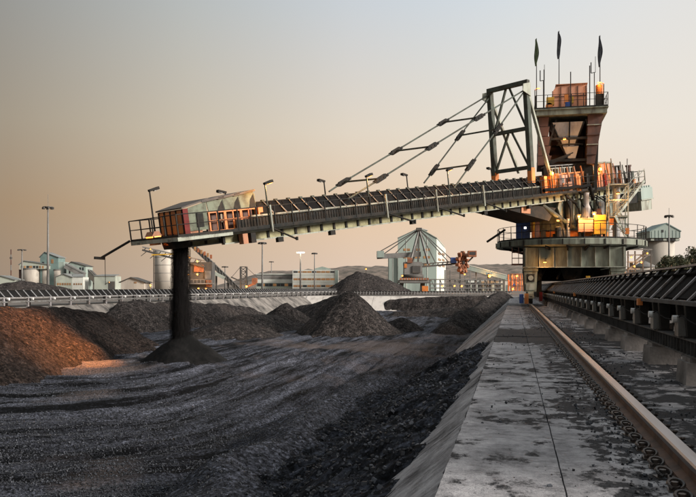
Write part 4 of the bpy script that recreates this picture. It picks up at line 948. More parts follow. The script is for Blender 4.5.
for x, z, w in ((2.15, 17.75, 30), (-2.55, 17.55, 20)):
    lo = MB().bar((x + .5 * (1 if x > 0 else -1) * .6, -1.8, z - .15), (x, -1.8, z), .1, .06).build('platform_lamp', 'rust_panel', st); MB().box(x - .16, x + .1, -1.86, -1.7, z - .06, z - .01).build('bulb', 'lamp_amber', lo); lamp_light(lo, (x, -2.05, z - .1), w)
    MB().tube((x + .3 * (1 if x > 0 else -1), -1.8, 15.7), (x + .3 * (1 if x > 0 else -1), -1.8, z - .13), .04, 6).build('post', 'steel_dark', lo)
for x, z0, z1 in ((-.1, 15.7, 18.6), (1.35, 15.7, 19.0), (-2.15, 15.7, 18.9)):
    MB().tube((x, -2.2, z0), (x, -2.2, z1), .045, 6).build('antenna', 'steel_dark', st)
for x, z in ((-2.3, 18.0), (1.6, 18.4)):
    m = MB(); m.tube((x - .15, -2.2, z), (x + .18, -2.2, z + .05), .03, 5); m.tube((x - .15, -2.2, z), (x - .15, -2.2, z + .85), .04, 5); m.tube((x + .18, -2.2, z + .05), (x + .18, -2.2, z + 1.3), .02, 5); m.tube((x + .1, -2.2, 15.7), (x + .1, -2.2, z), .035, 5); m.build('antenna', 'steel_dark', st)
def flag(px, ytop, ybot, mt, y):
    k = ray(px, ytop); t = (SY + y) / k.y; p = CAM + k * t; x = p.x - SX; zt = p.z; zb = (CAM + ray(px, ybot) * t).z
    po = MB().tube((x, y, 15.7), (x, y, zt + .05), .045, 6, .03).build('flagpole', 'steel_dark', st)
    vs_ = []; n, mm = 14, 12
    for j in range(n + 1):                # limp cloth gathered in folds round the pole
        f = j / n; w = .06 + .19 * math.sin(math.pi * min(1, f ** .8 * .96)) ** .9 + .03 * math.sin(9 * f + px)
        for i in range(mm + 1):
            qq = i / mm; vs_.append((x - .07 + w * qq * 1.25 - w * .35 + .03 * math.sin(12 * qq + 6 * f), y - .05 + .13 * math.sin(15 * qq + f * 3) * (w + .1), zt - (zt - zb) * f - .10 * abs(qq - .4)))
    w_ = mm + 1; fs = [(j * w_ + i, j * w_ + i + 1, (j + 1) * w_ + i + 1, (j + 1) * w_ + i) for j in range(n) for i in range(mm)]
    me = bpy.data.meshes.new('flag'); me.from_pydata(vs_, [], fs); me.materials.append(MATS[mt]); fo = smooth(link('flag', me, po))
    sdm = fo.modifiers.new('thickness', 'SOLIDIFY'); sdm.thickness = .012
flag(536.5, 39, 66, 'flag_green', -2.0); flag(559, 31.5, 59, 'flag_navy', 1.0); flag(600, 36, 67, 'flag_navy', -1.2)
# --- stairs and ladder cage from the upper deck down to the round deck
def stairs(a, b, wdir, width, n):
    a = Vector(a); b = Vector(b); wd_ = Vector(wdir).normalized() * width; m = MB()
    m.bar(a, b, .06, .22); m.bar(a + wd_, b + wd_, .06, .22); so_ = m.build('staircase', 'steel_pale', st)
    tr = MB().box(-.12, .12, 0, width, -.015, .015).mesh('tread', 'steel_grey'); ang = math.atan2(wd_.y, wd_.x) - math.pi / 2
    for i in range(n): link('tread', tr, so_, a.lerp(b, (i + .5) / n), (0, 0, ang))
    m = MB()
    for o in (Vector((0, 0, 0)), wd_):
        m.tube(a + o + Vector((0, 0, .95)), b + o + Vector((0, 0, .95)), .025, 5)
        for i in range(6): q = a.lerp(b, i / 5) + o; m.tube(q, q + Vector((0, 0, .95)), .022, 5)
    m.build('stair_rail', 'steel_pale', so_)
stairs((5.3, -.6, 9.9), (3.0, -3.2, 7.0), (.3, -.7, 0), .7, 14)
stairs((3.0, -4.4, 6.9), (3.9, -3.9, 5.2), (.2, .8, 0), .7, 8)
lt = MB()
for x, y in ((2.55, -4.2), (3.95, -4.2), (2.55, -2.8), (3.95, -2.8)): lt.bar((x, y, 5.17), (x, y, 9.4), .09)
for z in (6.85, 8.1, 9.3):
    for y in (-4.2, -2.8): lt.bar((2.55, y, z), (3.95, y, z), .08)
    for x in (2.55, 3.95): lt.bar((x, -4.2, z), (x, -2.8, z), .08)
lt.bar((2.55, -4.2, 6.9), (3.95, -4.2, 8.05), .06); lt.bar((3.95, -4.2, 5.3), (2.55, -4.2, 6.8), .06)
lto = lt.build('stair_tower', 'steel_pale', st); MB().box(2.6, 3.9, -4.15, -2.85, 6.88, 6.93).build('landing', 'steel_grey', lto); MB().box(2.6, 3.9, -4.15, -2.85, 9.33, 9.38).build('landing', 'steel_grey', lto)
MB().tube((3.3, -2.6, 5.17), (3.3, -2.6, 9.3), .28, 12).build('cable_duct', 'galvanised', lto); MB().box(2.62, 2.9, -4.3, -4.24, 6.2, 6.7).build('sign_plate', 'orange_paint', lto); MB().box(3.75, 4.0, -4.45, -4.3, 5.5, 5.95).build('sign_plate', 'orange_paint', lto)
# side tube sticking out of the deck at the left
MB().tube((-5.2, -2.6, 6.1), (-6.6, -3.4, 5.1), .09, 8).build('deck_boom', 'steel_dark', st)
# --- falling coal
fx, fy = (ROOT + UV * 35.75).xy
cs = MB(); prof = []; nn = 34
for i in range(nn + 1):
    f = i / nn; z = 3.95 - f * 5.7; prof.append((.33 + .05 * f + .02 * random.uniform(-1, 1), z))
cs.lathe(prof, 18, (fx, fy, 0))
cs.v = [(x + .10 * noise.noise(Vector((x * 3, y * 3, z * 1.2))), y + .10 * noise.noise(Vector((x * 3, y * 3, z * 1.2 + 9))), z) for x, y, z in cs.v]
co = smooth(cs.build('falling_coal', 'coal_fall')); tag(co, 'black stream of coal falling from the boom end', 'coal')
ps = []
for _ in range(13000):
    f = random.random(); a = random.random() * 6.28; r_ = .30 + .04 * f + abs(random.gauss(0, .075 + .05 * f)); ps.append((fx + r_ * math.cos(a), fy + r_ * math.sin(a), 3.7 - f * 5.4, random.uniform(.006, .02)))
stuff(lumps('falling_lumps', 'coal_fall', ps, co))

def veil_mat():
    m, n, l, b = node_chain('coal_dust')
    g = n.new('ShaderNodeNewGeometry'); mp = n.new('ShaderNodeMapping'); mp.inputs['Scale'].default_value = (7, 7, .9); l.new(g.outputs['Position'], mp.inputs[0])
    nz = n.new('ShaderNodeTexNoise'); nz.inputs['Scale'].default_value = 1.4; nz.inputs['Detail'].default_value = 9; nz.inputs['Roughness'].default_value = .7; l.new(mp.outputs[0], nz.inputs['Vector'])
    r = n.new('ShaderNodeValToRGB'); r.color_ramp.elements[0].position = .40; r.color_ramp.elements[1].position = .66; r.color_ramp.elements[1].color = (.62, .62, .62, 1)
    l.new(nz.outputs[0], r.inputs[0]); l.new(r.outputs[0], b.inputs['Alpha']); b.inputs['Base Color'].default_value = (.012, .011, .011, 1); b.inputs['Roughness'].default_value = 1; b.inputs['Specular IOR Level'].default_value = 0
veil_mat()
for k, (r0, r1) in enumerate(((.37, .42), (.41, .48), (.45, .54), (.49, .60))):
    pr = [(r0 + (r1 - r0) * i / 20 + .015 * math.sin(i * 2.1 + k), 3.85 - i * (5.3 - .1 * k) / 20) for i in range(21)]
    v_ = MB(); n_ = 20; o_ = [(fx + r * math.cos(6.2832 * i / n_), fy + r * math.sin(6.2832 * i / n_), z) for r, z in pr for i in range(n_)]
    v_.add(o_, [(j * n_ + i, j * n_ + (i + 1) % n_, (j + 1) * n_ + (i + 1) % n_, (j + 1) * n_ + i) for j in range(20) for i in range(n_)])
    smooth(v_.build('dust_veil', 'coal_dust', co))
# clutter on the upper deck, plates round the deck edge, lamps added for more amber glow
random.seed(21)
for k in range(34):
    s_ = random.uniform(-7.2, 4.6); v0 = random.uniform(1.75, 2.25); h = random.uniform(.3, 1.5); mt = random.choice(['orange_paint', 'rust_panel', 'steel_dark', 'steel_mast', 'brown_rust', 'steel_grey'])
    if k % 3: MB().box(s_, s_ + random.uniform(.15, .5), v0, v0 + .2, .62, .62 + h).build('deck_box', mt, boom)
    else: MB().tube((s_, v0, .62), (s_ + random.uniform(-.4, .4), v0, .9 + h * 1.4), .05, 6).build('deck_pipe', mt, boom)
for k in range(9): s_ = -4.6 + k * 1.0; MB().bar((s_, 1.75, .62), (s_ + .25, 1.6, 2.6), .07).build('deck_brace', random.choice(['orange_paint', 'steel_green', 'rust_panel']), boom)
MB().box(-4.2, 4.4, 1.0, 1.08, 2.75, 2.82).build('cable_tray', 'steel_grey', boom)
for k in range(10): s_ = -4.1 + k * .93; MB().bar((s_, 1.04, 2.2), (s_, 1.04, 2.76), .05).build('tray_post', 'steel_grey', boom)
ep = MB().box(5.96, 6.02, -.05, .05, 4.70, 5.12).mesh('edge_plate', 'steel_dark')
for k in range(24): link('edge_plate', ep, dko, (0, 0, 0), (0, 0, 2 * math.pi * (k + .4) / 24))
for k in range(9): a = R(200 + k * 16); MB().bar((5.7 * math.cos(a), 5.7 * math.sin(a), 4.66), (3.9 * math.cos(a), 3.9 * math.sin(a), 4.2), .12, .2).build('deck_bracket', 'steel_dark', dko)
for x, y, z, w in ((-1.2, -4.6, 6.6, 90), (3.2, -4.3, 8.6, 70), (-.6, -2.6, 13.2, 60), (-2.2, -5.2, 3.4, 60)):  # extra amber lamps, added to strengthen the glow on the machine
    lo = MB().box(x - .12, x + .12, y - .1, y + .12, z, z + .12).build('floodlight', 'steel_dark', st); MB().box(x - .10, x + .10, y - .09, y + .09, z - .05, z - .002).build('bulb', 'lamp_amber', lo); lamp_light(lo, (x, y - .25, z - .2), w)
    MB().bar((x, y, z + .1), (x + .15, y + .9, z + .35), .05).build('bracket', 'steel_dark', lo)

# ------------------------------------------------------------------ background plant
class BG:
    """local frame of a far thing: x right, y away, z up; pixels scaled at its own distance"""
    def __init__(s, px, dep, name, label, cat, rz=0, group=None):
        p = at(px, HY, dep); s.dep = dep; s.px = px; s.k = dep / F
        s.o = thing(name, label, cat, (p.x, p.y, 0), YAW + rz, group)
    def x(s, px): return (px - s.px) * s.k
    def z(s, py): return CAM.z + (HY - py) * s.k
    def box(s, nm, mt, p0, p1, t, b, y0, y1, par=None): return MB().box(s.x(p0), s.x(p1), y0, y1, max(s.z(b), -.01), s.z(t)).build(nm, mt, par or s.o)
    def gable(s, nm, mt, p0, p1, peak, eave, b, y0, y1, ppx=None, par=None):
        ppx = (p0 + p1) / 2 if ppx is None else ppx
        zb = max(s.z(b), -.01)
        return MB().poly([(s.x(p0), y0, zb), (s.x(p1), y0, zb), (s.x(p1), y0, s.z(eave)), (s.x(ppx), y0, s.z(peak)), (s.x(p0), y0, s.z(eave))], (0, y1 - y0, 0)).build(nm, mt, par or s.o)
    def bar(s, nm, mt, a, b, w, ya=0, yb=None, par=None, h=None):
        return MB().bar((s.x(a[0]), ya, s.z(a[1])), (s.x(b[0]), ya if yb is None else yb, s.z(b[1])), w, h).build(nm, mt, par or s.o)
    def lamp(s, px, py, y, r=.35, mt='lamp_amber', w=0, par=None):
        r *= .62
        o = MB().lathe([(0, -r), (r * .75, -r * .6), (r, 0), (r * .75, r * .6), (0, r)], 8).build('lamp', mt, par or s.o, (s.x(px), y, s.z(py)))
        MB().box(-r * 1.3, r * 1.3, -r * .6, r * 1.3, r * .75, r * 1.3).build('lamp_hood', 'far_dark', o)
        if w: lamp_light(o, (0, -r - .5, 0), w, r=.4)
        return o
    def cyl(s, nm, mt, p0, p1, t, b, y, par=None, n=28, top=None):
        r = s.x(p1) / 2 - s.x(p0) / 2; pr = [(r, max(s.z(b), -.01)), (r, s.z(t))]
        if top: pr.append((.15, s.z(top)))
        return smooth_side(MB().lathe(pr, n, ((s.x(p0) + s.x(p1)) / 2, y, 0)).build(nm, mt, par or s.o))
def smooth_side(o):
    for p in o.data.polygons: p.use_smooth = len(p.vertices) == 4
    return o
def roofs(b, p0, p1, peak, eave, y0, y1, ppx=None, mt='roof_far', over=.4):
    ppx = (p0 + p1) / 2 if ppx is None else ppx
    for q in (p0, p1):
        e = -1 if q == p0 else 1
        MB().poly([(b.x(ppx), y0 - over, b.z(peak) + .02), (b.x(q) + e * over, y0 - over, b.z(eave) - .1), (b.x(q) + e * over, y0 - over, b.z(eave) + .12), (b.x(ppx), y0 - over, b.z(peak) + .26)], (0, y1 - y0 + 2 * over, 0)).build('roof', mt, b.o)

# --- silo plant at the far left
D = 330
for i, (a, b_, t, lab) in enumerate(((23, 41.5, 269.5, 'widest pale concrete silo at the left of the silo row'), (41.5, 52.3, 269.5, 'middle pale concrete silo behind the tall lamp mast'), (53, 63.5, 270.5, 'right-hand pale concrete silo beside the gabled shed'))):
    b = BG((a + b_) / 2, D, 'silo', lab, 'silo', group='concrete silos of the far plant')
    b.cyl('barrel', 'silo_concrete', a, b_, t, 290, 0); rr = (b_ - a) / 2 * b.k
    MB().lathe([(rr + .12, b.z(t) + .001), (rr + .12, b.z(t) + .5)], 28).build('rim', 'far_grey', b.o)
b = BG(20.8, D, 'pipe_stack', 'narrow brown stack left of the silo row', 'stack'); b.cyl('barrel', 'brown_rust', 19, 22.7, 270, 290, 0, n=14); b.cyl('cap', 'far_dark', 18.8, 22.9, 269.6, 270, 0, n=14)
b = BG(37, D, 'silo_headhouse', 'pale green gabled gallery with lit windows on top of the silos', 'building')
b.gable('wall', 'clad_pale', 22.5, 52, 261.2, 265, 269.2, -3, 5, 27); roofs(b, 22.5, 52, 261.2, 265, -3, 5, 27)
for q in (27, 32, 33.5, 42, 45): b.box('window', 'amber_window', q, q + 1.6, 266, 268.6, -3.06, -3.005)
for q in (24, 29.5, 36, 39): b.box('window', 'glass_dark', q, q + 2.2, 266, 268.6, -3.06, -3.005)
for q in (28, 47): b.box('support', 'far_grey', q, q + 1.2, 269.2, 290, -1, 1)
b = BG(51, D, 'elevator_tower', 'tall grey-green elevator tower with gabled top behind the silos', 'building')
b.gable('wall', 'clad_teal_dark', 42, 60, 252.5, 257.5, 290, -2, 6, 46.5); roofs(b, 42, 60, 252.5, 257.5, -2, 6, 46.5)
b.box('window', 'amber_window', 53, 55.3, 259.5, 263.5, -2.08, -2.01); b.box('annex', 'clad_teal', 60.1, 65, 262, 290, -1.5, 5)
for q in (44, 49): b.box('window', 'glass_dark', q, q + 2, 262, 264.5, -2.08, -2.01)
b.lamp(52, 270, -5, .45); b.bar('lamp_bracket', 'far_dark', (52, 269), (52, 265), .15, -5, -2)
b = BG(72, D - 10, 'conveyor_gallery', 'dark sloping conveyor gallery linking the elevator tower to the next building', 'conveyor')
b.bar('gallery', 'far_grey', (63, 265.5), (82, 275), 2.0, 3, h=2.2); b.bar('roof', 'roof_far', (63, 263.6), (82, 273.1), 2.3, 3, h=.25)
for q, y in ((67, 268.8), (74, 272.2)): b.bar('support', 'far_dark', (q, y), (q, 290), .5, 3)
b = BG(79, D, 'processing_building', 'grey-green gabled building beyond the small shed', 'building')
b.gable('wall', 'clad_teal', 69, 88, 262.2, 266.3, 290, -3, 6, 74); roofs(b, 69, 88, 262.2, 266.3, -3, 6, 74, 'far_dark')
for q in (82, 84.6): b.box('window', 'glass_dark', q, q + 1.6, 267.5, 270.5, -3.08, -3.01)
b = BG(92, D, 'conveyor_gallery', 'short dark sloping gallery right of the grey-green gabled building', 'conveyor'); b.bar('gallery', 'far_dark', (88, 272.5), (97, 281), 2.4, 1, h=3.0); b.bar('roof', 'far_grey', (88, 269.2), (97, 277.7), 2.6, 1, h=.25); b.bar('support', 'far_dark', (93, 278), (93, 290), .6, 1)
b = BG(71, 280, 'shed', 'pale gabled shed with a row of orange-lit windows', 'building', rz=.0)
b.gable('wall', 'clad_pale', 58, 74, 274.2, 277.3, 291, -2, 4, 66); b.box('side_wall', 'clad_white', 74.1, 85, 277.2, 291, -1.9, 4); roofs(b, 58, 74, 274.2, 277.3, -2, 4, 66); MB().poly([(b.x(74.2), -2.1, b.z(277.2)), (b.x(85.4), -2.1, b.z(277.2)), (b.x(80), 4, b.z(274.3)), (b.x(69), 4, b.z(274.3))], (0, 0, .2)).build('roof', 'roof_far', b.o)
for i in range(6): b.box('window', 'amber_window', 59.2 + i * 2.4, 60.9 + i * 2.4, 283, 285.2, -2.06, -2.01)
for i in range(4): b.box('window', 'amber_window', 75.5 + i * 2.3, 76.9 + i * 2.3, 283.2, 285, -1.96, -1.905)
b = BG(107, 280, 'shed', 'pale green shed standing right of the sloping gallery', 'building')
b.box('wall', 'clad_pale', 96, 117, 276.3, 291, -2, 5); MB().poly([(b.x(95.6), -2.3, b.z(276.2)), (b.x(117.4), -2.3, b.z(276.2)), (b.x(116), 5, b.z(274.6)), (b.x(97.5), 5, b.z(274.6))], (0, 0, .2)).build('roof', 'roof_far', b.o)
b.box('doorway', 'far_dark', 110, 116.5, 281.5, 291, -2.06, -2.01); b.lamp(111.5, 282.3, -2.6, .3, 'lamp_soft'); b.box('lamp_arm', 'far_dark', 111.4, 111.7, 282.0, 282.5, -2.4, -2.01)
b = BG(6, 300, 'shed', 'low pale shed at the extreme left behind the coal heap', 'building'); b.gable('wall', 'clad_pale', -8, 17, 276, 280, 291, -2, 6, 3); roofs(b, -8, 17, 276, 280, -2, 6, 3)
b = BG(132, 220, 'shed', 'small dark pitched-roof shed left of the round silo', 'building'); b.gable('wall', 'silo_concrete', 123, 146, 278, 282.5, 291, -2, 5, 133); roofs(b, 122.5, 146.5, 278, 282.5, -2, 5, 133, 'far_dark'); b.box('window', 'amber_window', 136, 138.5, 281.8, 283.4, -2.06, -2.01)
# --- round silo, lit transfer structure and galleries behind the stream
b = BG(163.5, 260, 'silo', 'round buff concrete silo with a side ladder behind the boom end', 'silo')
b.cyl('barrel', 'silo_concrete', 155, 172, 250, 291, 0)
ld = MB()
for i in range(26): ld.box(b.x(153.4), b.x(155), -.3, .3, b.z(250.5 + i * 1.3), b.z(250.5 + i * 1.3) + .12)
ld.box(b.x(153.6), b.x(153.9), -.3, .3, 0, b.z(249)); ld.build('side_ladder', 'far_dark', b.o)
for i in range(4): b.cyl('band', 'far_grey', 154.8, 172.2, 257 + i * 8, 257.4 + i * 8, 0)
b = BG(180, 215, 'far_stacker', 'distant stacker with an orange-lit truss boom behind the falling stream', 'stacker')
bmx = b.bar('boom', 'far_dark', (142.5, 250), (205, 267), 1.0, 0, h=.5); b.bar('boom_chord', 'far_grey', (142.5, 247), (205, 261), .35, 0)
for i in range(12):
    q = 143.5 + i * 5; b.bar('boom_brace', 'far_dark', (q, 250 + (q - 142.5) * .27), (q + 2.5, 247.3 + (q - 140) * .225), .22, 0, par=bmx)
for q in (146, 155, 166, 176): b.bar('outrigger', 'far_dark', (q, 252 + (q - 146) * .27), (q - 5, 256 + (q - 146) * .27), .16, 0)
b.bar('yellow_rail', 'yellow_paint', (152, 255), (178, 254), .3, -.6)
for q, y, w in ((151, 249.3, 0), (174, 249, 0), (190, 257.5, 0), (188, 256, 0)): b.lamp(q, y, -.6, .34)
b.box('body', 'far_dark', 189, 212, 262, 291, 0, 5); b.box('cladding', 'far_rust', 194, 204, 265, 272, -.25, -.01); b.box('cladding', 'far_grey', 205, 211, 271, 279, -.25, -.01)
b.box('cladding', 'far_rust', 206, 212, 280, 287, -.25, -.01); b.box('deck', 'far_grey', 186, 214, 283, 284.2, -1.2, 0)
for q in range(8): b.bar('deck_post', 'far_grey', (187 + q * 3.6, 279.5), (187 + q * 3.6, 283), .14, -1.1)
b.bar('deck_rail', 'far_grey', (187, 279.6), (212.5, 279.6), .14, -1.1)
for q, y, w in ((198.5, 261.7, 300), (198.5, 274.6, 400), (189.5, 275, 0), (184, 275, 0), (207, 289, 150), (199.5, 288.5, 0), (152, 285.5, 250)): b.lamp(q, y, -1.6, .42, w=w)
for q, y in ((198.5, 261.7), (198.5, 274.6), (189.5, 275), (184, 275), (207, 289), (199.5, 288.5)): b.bar('lamp_bracket', 'far_dark', (q, y - .8), (q + .8, y - 1.4), .14, -1.5, 0)
b.bar('lamp_bracket', 'far_dark', (152, 286), (152, 291), .16, -1.5)
for q in range(6): b.box('panel', 'far_rust' if q % 2 else 'amber_window', 193 + q * 3.2, 195.2 + q * 3.2, 246.5 + q * 1.6, 250.5 + q * 1.6, 1.2, 1.5)
b = BG(215, 225, 'conveyor_gallery', 'dark inclined conveyor gallery running down to the right behind the stream', 'conveyor')
b.bar('gallery', 'far_dark', (190, 245), (238, 291), 1.4, 4, h=1.2); b.bar('handrail', 'far_grey', (190, 241.5), (238, 287.5), .18, 3.2)
for i in range(14): q = 192 + i * 3.2; b.bar('post', 'far_grey', (q, 243.4 + (q - 192) * .955), (q, 247.5 + (q - 192) * .955), .14, 3.2)
b.bar('cover_sheet', 'clad_pale', (207, 270), (223, 278), 1.0, 2.6, h=.9)
for q, y in ((203, 262), (214, 272), (226, 282)): b.bar('support', 'far_dark', (q, y), (q, 291), .5, 4)
# lattice mast with stays
b = BG(243, 300, 'lattice_mast', 'dark lattice mast with two stays left of the warehouses', 'mast')
m = MB()
for q in (240.3, 246.3): m.bar((b.x(q), 0, 0), (b.x(q), 0, b.z(266.6)), .45); m.bar((b.x(q), 2, 0), (b.x(q), 2, b.z(266.6)), .45)
for i in range(4):
    t, u_ = 266.8 + i * 5, 271.8 + i * 5; m.bar((b.x(240.3), 0, b.z(t)), (b.x(246.3), 0, b.z(u_)), .25); m.bar((b.x(246.3), 0, b.z(t)), (b.x(240.3), 0, b.z(u_)), .25); m.bar((b.x(240.3), 0, b.z(t)), (b.x(246.3), 0, b.z(t)), .3)
m.build('lattice', 'far_dark', b.o); b.bar('stay', 'far_dark', (240, 267.5), (231, 278), .16); b.bar('stay', 'far_dark', (246.5, 267.5), (257, 277), .16)
b.bar('jib', 'far_dark', (231, 277), (240, 281), .5); b.box('cab', 'far_rust', 252, 257, 278, 283, -.5, 2); b.bar('tail', 'far_rust', (246, 287), (256, 283), .8); b.lamp(247, 286.6, -1.2, .62, w=500); b.bar('lamp_bracket', 'far_dark', (247, 287), (247, 291), .2, -1.0)
# --- two banded warehouses
b = BG(270, 350, 'warehouse', 'long grey banded warehouse left of the taller pale one', 'warehouse')
b.box('wall', 'clad_teal_dark', 256, 292.3, 274.5, 291, 2, 20); b.box('roof_strip', 'clad_white', 255.5, 292.3, 273.6, 274.5, 1.6, 20)
b.box('wall_band', 'far_grey', 256, 292.3, 275.2, 279, 1.9, 1.99); b.box('wall_band', 'clad_white', 256, 292.3, 279.2, 283, 1.85, 1.99); b.box('wall_band', 'clad_pale', 256, 292.3, 286.5, 291, 1.85, 1.99)
for i in range(9): b.box('window', 'amber_window' if i % 3 == 1 else 'glass_dark', 257 + i * 3.9, 260.4 + i * 3.9, 283.6, 286.2, 1.9, 1.99)
b = BG(315, 345, 'warehouse', 'pale green warehouse with three rows of amber windows', 'warehouse')
b.box('wall', 'clad_white', 292.5, 338, 269.8, 291, 0, 18); b.box('side_wall', 'clad_teal', 335.2, 338.2, 270, 291, -.3, -.01)
b.gable('roof_vent', 'clad_teal', 314, 330, 266.2, 268.4, 269.79, 4, 9)
for r_, (t, bt) in enumerate(((271, 272.8), (278.2, 280.2), (285, 287))):
    for i in range(9): b.box('window', 'amber_window' if (i + r_) % 4 or r_ == 1 else 'glass_dark', 293.6 + i * 4.6, 297.7 + i * 4.6, t, bt, -.07, -.01)
for t in (274.6, 281.8): b.box('wall_seam', 'clad_pale', 292.5, 335, t, t + .35, -.06, -.01)
# --- lamp masts
def lamp_mast(px, top, dep, label, lit=False, ant=0, r=.16):
    b = BG(px, dep, 'lamp_mast', label, 'lamp mast', group='tall lamp masts of the plant'); zt = b.z(top)
    smooth_side(MB().lathe([(r * 1.5, -.02), (r, zt * .6), (r * .7, zt)], 10).build('pole', 'far_grey', b.o))
    MB().lathe([(r * 2.2, zt - .25), (r * 5, zt - .1), (r * 5, zt + .05), (r, zt + .12)], 12).build('crown', 'far_dark', b.o)
    hm = MB().box(-r * 1.2, r * 1.2, -r * .8, r * .8, -.28, .1).mesh('lamp_head', 'lamp_white' if lit else 'far_dark')
    for i in range(6): a = i * math.pi / 3; link('lamp_head', hm, b.o, (r * 4.6 * math.cos(a), r * 4.6 * math.sin(a), zt - .15), (0, 0, a))
    if ant: MB().tube((0, 0, zt), (0, 0, zt + ant), .04, 5).build('lightning_rod', 'far_grey', b.o)
    if lit: lamp_light(b.o, (0, -1.2, zt - .5), 600, (1, .8, .55), .3)
lamp_mast(48, 207, 150, 'tallest lamp mast, in front of the silo row', ant=2.5, r=.2)
lamp_mast(22, 249.5, 300, 'lamp mast left of the silos beside the banded mast', r=.3)
lamp_mast(262.3, 242.5, 190, 'tall lamp mast in front of the grey banded warehouse', r=.19)
lamp_mast(300.5, 252, 330, 'lit lamp mast rising behind the pale green warehouse', True, r=.3)
lamp_mast(314.5, 253, 260, 'lamp mast in front of the pale green warehouse windows', r=.18)
lamp_mast(271.4, 261.5, 420, 'small far lamp mast above the grey warehouse roof', r=.24)
lamp_mast(225, 266.5, 320, 'short lamp mast beside the inclined gallery', r=.24)
lamp_mast(669, 215.5, 150, 'lamp mast in front of the teal-topped silo tower', ant=1.5, r=.16)
b = BG(11, 320, 'radio_mast', 'thin brown and grey banded mast at the far left', 'mast')
for i in range(8): b.bar('mast_section', 'brown_rust' if i % 2 else 'far_grey', (11, 291 - i * 5.2), (11, 285.8 - i * 5.2), .34)
b.box('antenna_cluster', 'far_dark', 10.2, 11.8, 257, 259, -.5, .5)
# --- green building behind the reclaimer
b = BG(418, 320, 'tall_shed', 'tall pale teal gabled building behind the bucket-wheel machine', 'building')
b.gable('wall', 'clad_teal', 398, 436.5, 228.5, 238.5, 291, 0, 1.0, 419.5)
sdw = MB().poly([(b.x(436.6), 0, -.01), (b.x(450), 14, -.01), (b.x(450), 14, b.z(247.5)), (b.x(436.6), 0, b.z(238.5))], (-.6, .2, 0)).build('side_wall', 'clad_white', b.o)
MB().poly([(b.x(397.4), -.3, b.z(238.4)), (b.x(419.5), -.3, b.z(228.3)), (b.x(419.5), -.3, b.z(227.6)), (b.x(397.4), -.3, b.z(237.7))], (5, 14, 0)).build('roof', 'roof_far', b.o)
MB().poly([(b.x(437), -.3, b.z(238.4)), (b.x(419.5), -.3, b.z(228.3)), (b.x(419.5), -.3, b.z(227.6)), (b.x(437), -.3, b.z(237.7))], (5, 14, -3)).build('roof', 'clad_pale', b.o)
b.box('annex', 'clad_teal', 389, 397.9, 258, 291, 1, 8); b.box('rib', 'clad_white', 406, 406.6, 240, 290, -.12, -.01); b.box('rib', 'clad_white', 427, 427.6, 236, 290, -.12, -.01); b.box('rib', 'clad_white', 392.8, 393.3, 258.5, 290, .9, .99)
for r_, t in enumerate((248.5, 256, 263)):
    for i in range(3): b.box('window', 'amber_window', 403.5 + i * 10, 410 + i * 10, t, t + 2.4, -.1, -.01)
for t in (252, 258, 264):
    for i in range(2): MB().poly([(b.x(439 + i * 5.5), 2.2 + i * 6, b.z(t)), (b.x(442.5 + i * 5.5), 5.9 + i * 6, b.z(t + .6)), (b.x(442.5 + i * 5.5), 5.9 + i * 6, b.z(t + 2.6)), (b.x(439 + i * 5.5), 2.2 + i * 6, b.z(t + 2))], (.12, -.12, 0)).build('window', 'amber_window', b.o)
# --- bucket-wheel reclaimer
b = BG(415, 205, 'bucket_wheel_reclaimer', 'bucket-wheel reclaimer with orange wheel and counter-boom beyond the end slope', 'reclaimer')
for q in (402, 423):
    b.bar('portal_leg', 'far_dark', (q, 281.5), (q - 1, 291.8), .7, -2); b.bar('portal_leg', 'far_dark', (q, 281.5), (q - 1, 291.8), .7, 3)
b.box('portal_beam', 'far_grey', 399, 428, 280, 282.5, -3, 4); b.box('deck_edge', 'far_dark', 398, 429, 282.5, 283.2, -3.4, 4.4)
for i in range(11): b.box('deck_panel', 'far_rust', 399 + i * 2.65, 401 + i * 2.65, 278, 280, -3.3, -3.15)
b.box('stair_panel', 'orange_paint', 421, 427, 286, 292, -3.2, -3.0)
b.cyl('turntable', 'far_dark', 402, 424, 274.5, 278, 1, n=20); b.box('body', 'far_grey', 404, 422, 262, 274.5, -1, 3); b.box('body_panel', 'far_rust', 407, 412, 258, 263, -1.3, -1.02); b.box('body_panel', 'orange_paint', 404, 406.5, 264, 268, -1.3, -1.02); b.box('body_panel', 'far_dark', 412, 420, 266, 273, -1.3, -1.02)
b.bar('counter_boom', 'far_grey', (377, 256.5), (421, 254), 1.5, 1, h=1.3); b.box('counterweight', 'clad_teal', 377, 384, 251, 257.5, -.5, 2.5)
bmw = b.bar('wheel_boom', 'far_dark', (412, 267.5), (458, 263.5), .5, 1, h=.45); b.bar('boom_chord', 'far_dark', (412, 264.5), (456, 261.5), .3, 1)
for i in range(9): q = 413 + i * 4.8; b.bar('boom_brace', 'far_dark', (q, 267.4 - (q - 412) * .087), (q + 2.4, 264.3 - (q - 412) * .07), .22, 1, par=bmw)
AP = (419.3, 229)
for q, y, yy in ((410, 262, -1), (428, 264, -1), (419, 264, 3), (414, 262, 3)): b.bar('a_frame_leg', 'far_grey', AP, (q, y), .42, 1, yy)
b.box('apex_head', 'far_dark', 416.6, 422, 227.6, 230.4, .3, 1.8)
for q, y in ((383, 254.5), (394, 255), (379, 252)): b.bar('stay', 'far_dark', AP, (q, y), .26, 1)
for q, y in ((455, 262), (449, 262), (436, 263)): b.bar('stay', 'far_dark', AP, (q, y), .22, 1)
b.box('drive_box', 'blue_paint', 451, 456.5, 257.5, 263, -.4, 1.6); b.bar('cab_arm', 'far_dark', (468, 262), (473, 257), .4, .2); b.box('operator_cab', 'far_rust', 468, 476, 250.8, 257, -1, 1.2); b.box('cab_window', 'glass_dark', 469, 475, 252, 255, -1.06, -1.01)
whc = (b.x(463), 1.0, b.z(262.5)); wr = 10 * b.k                        # wheel turned partly edge-on
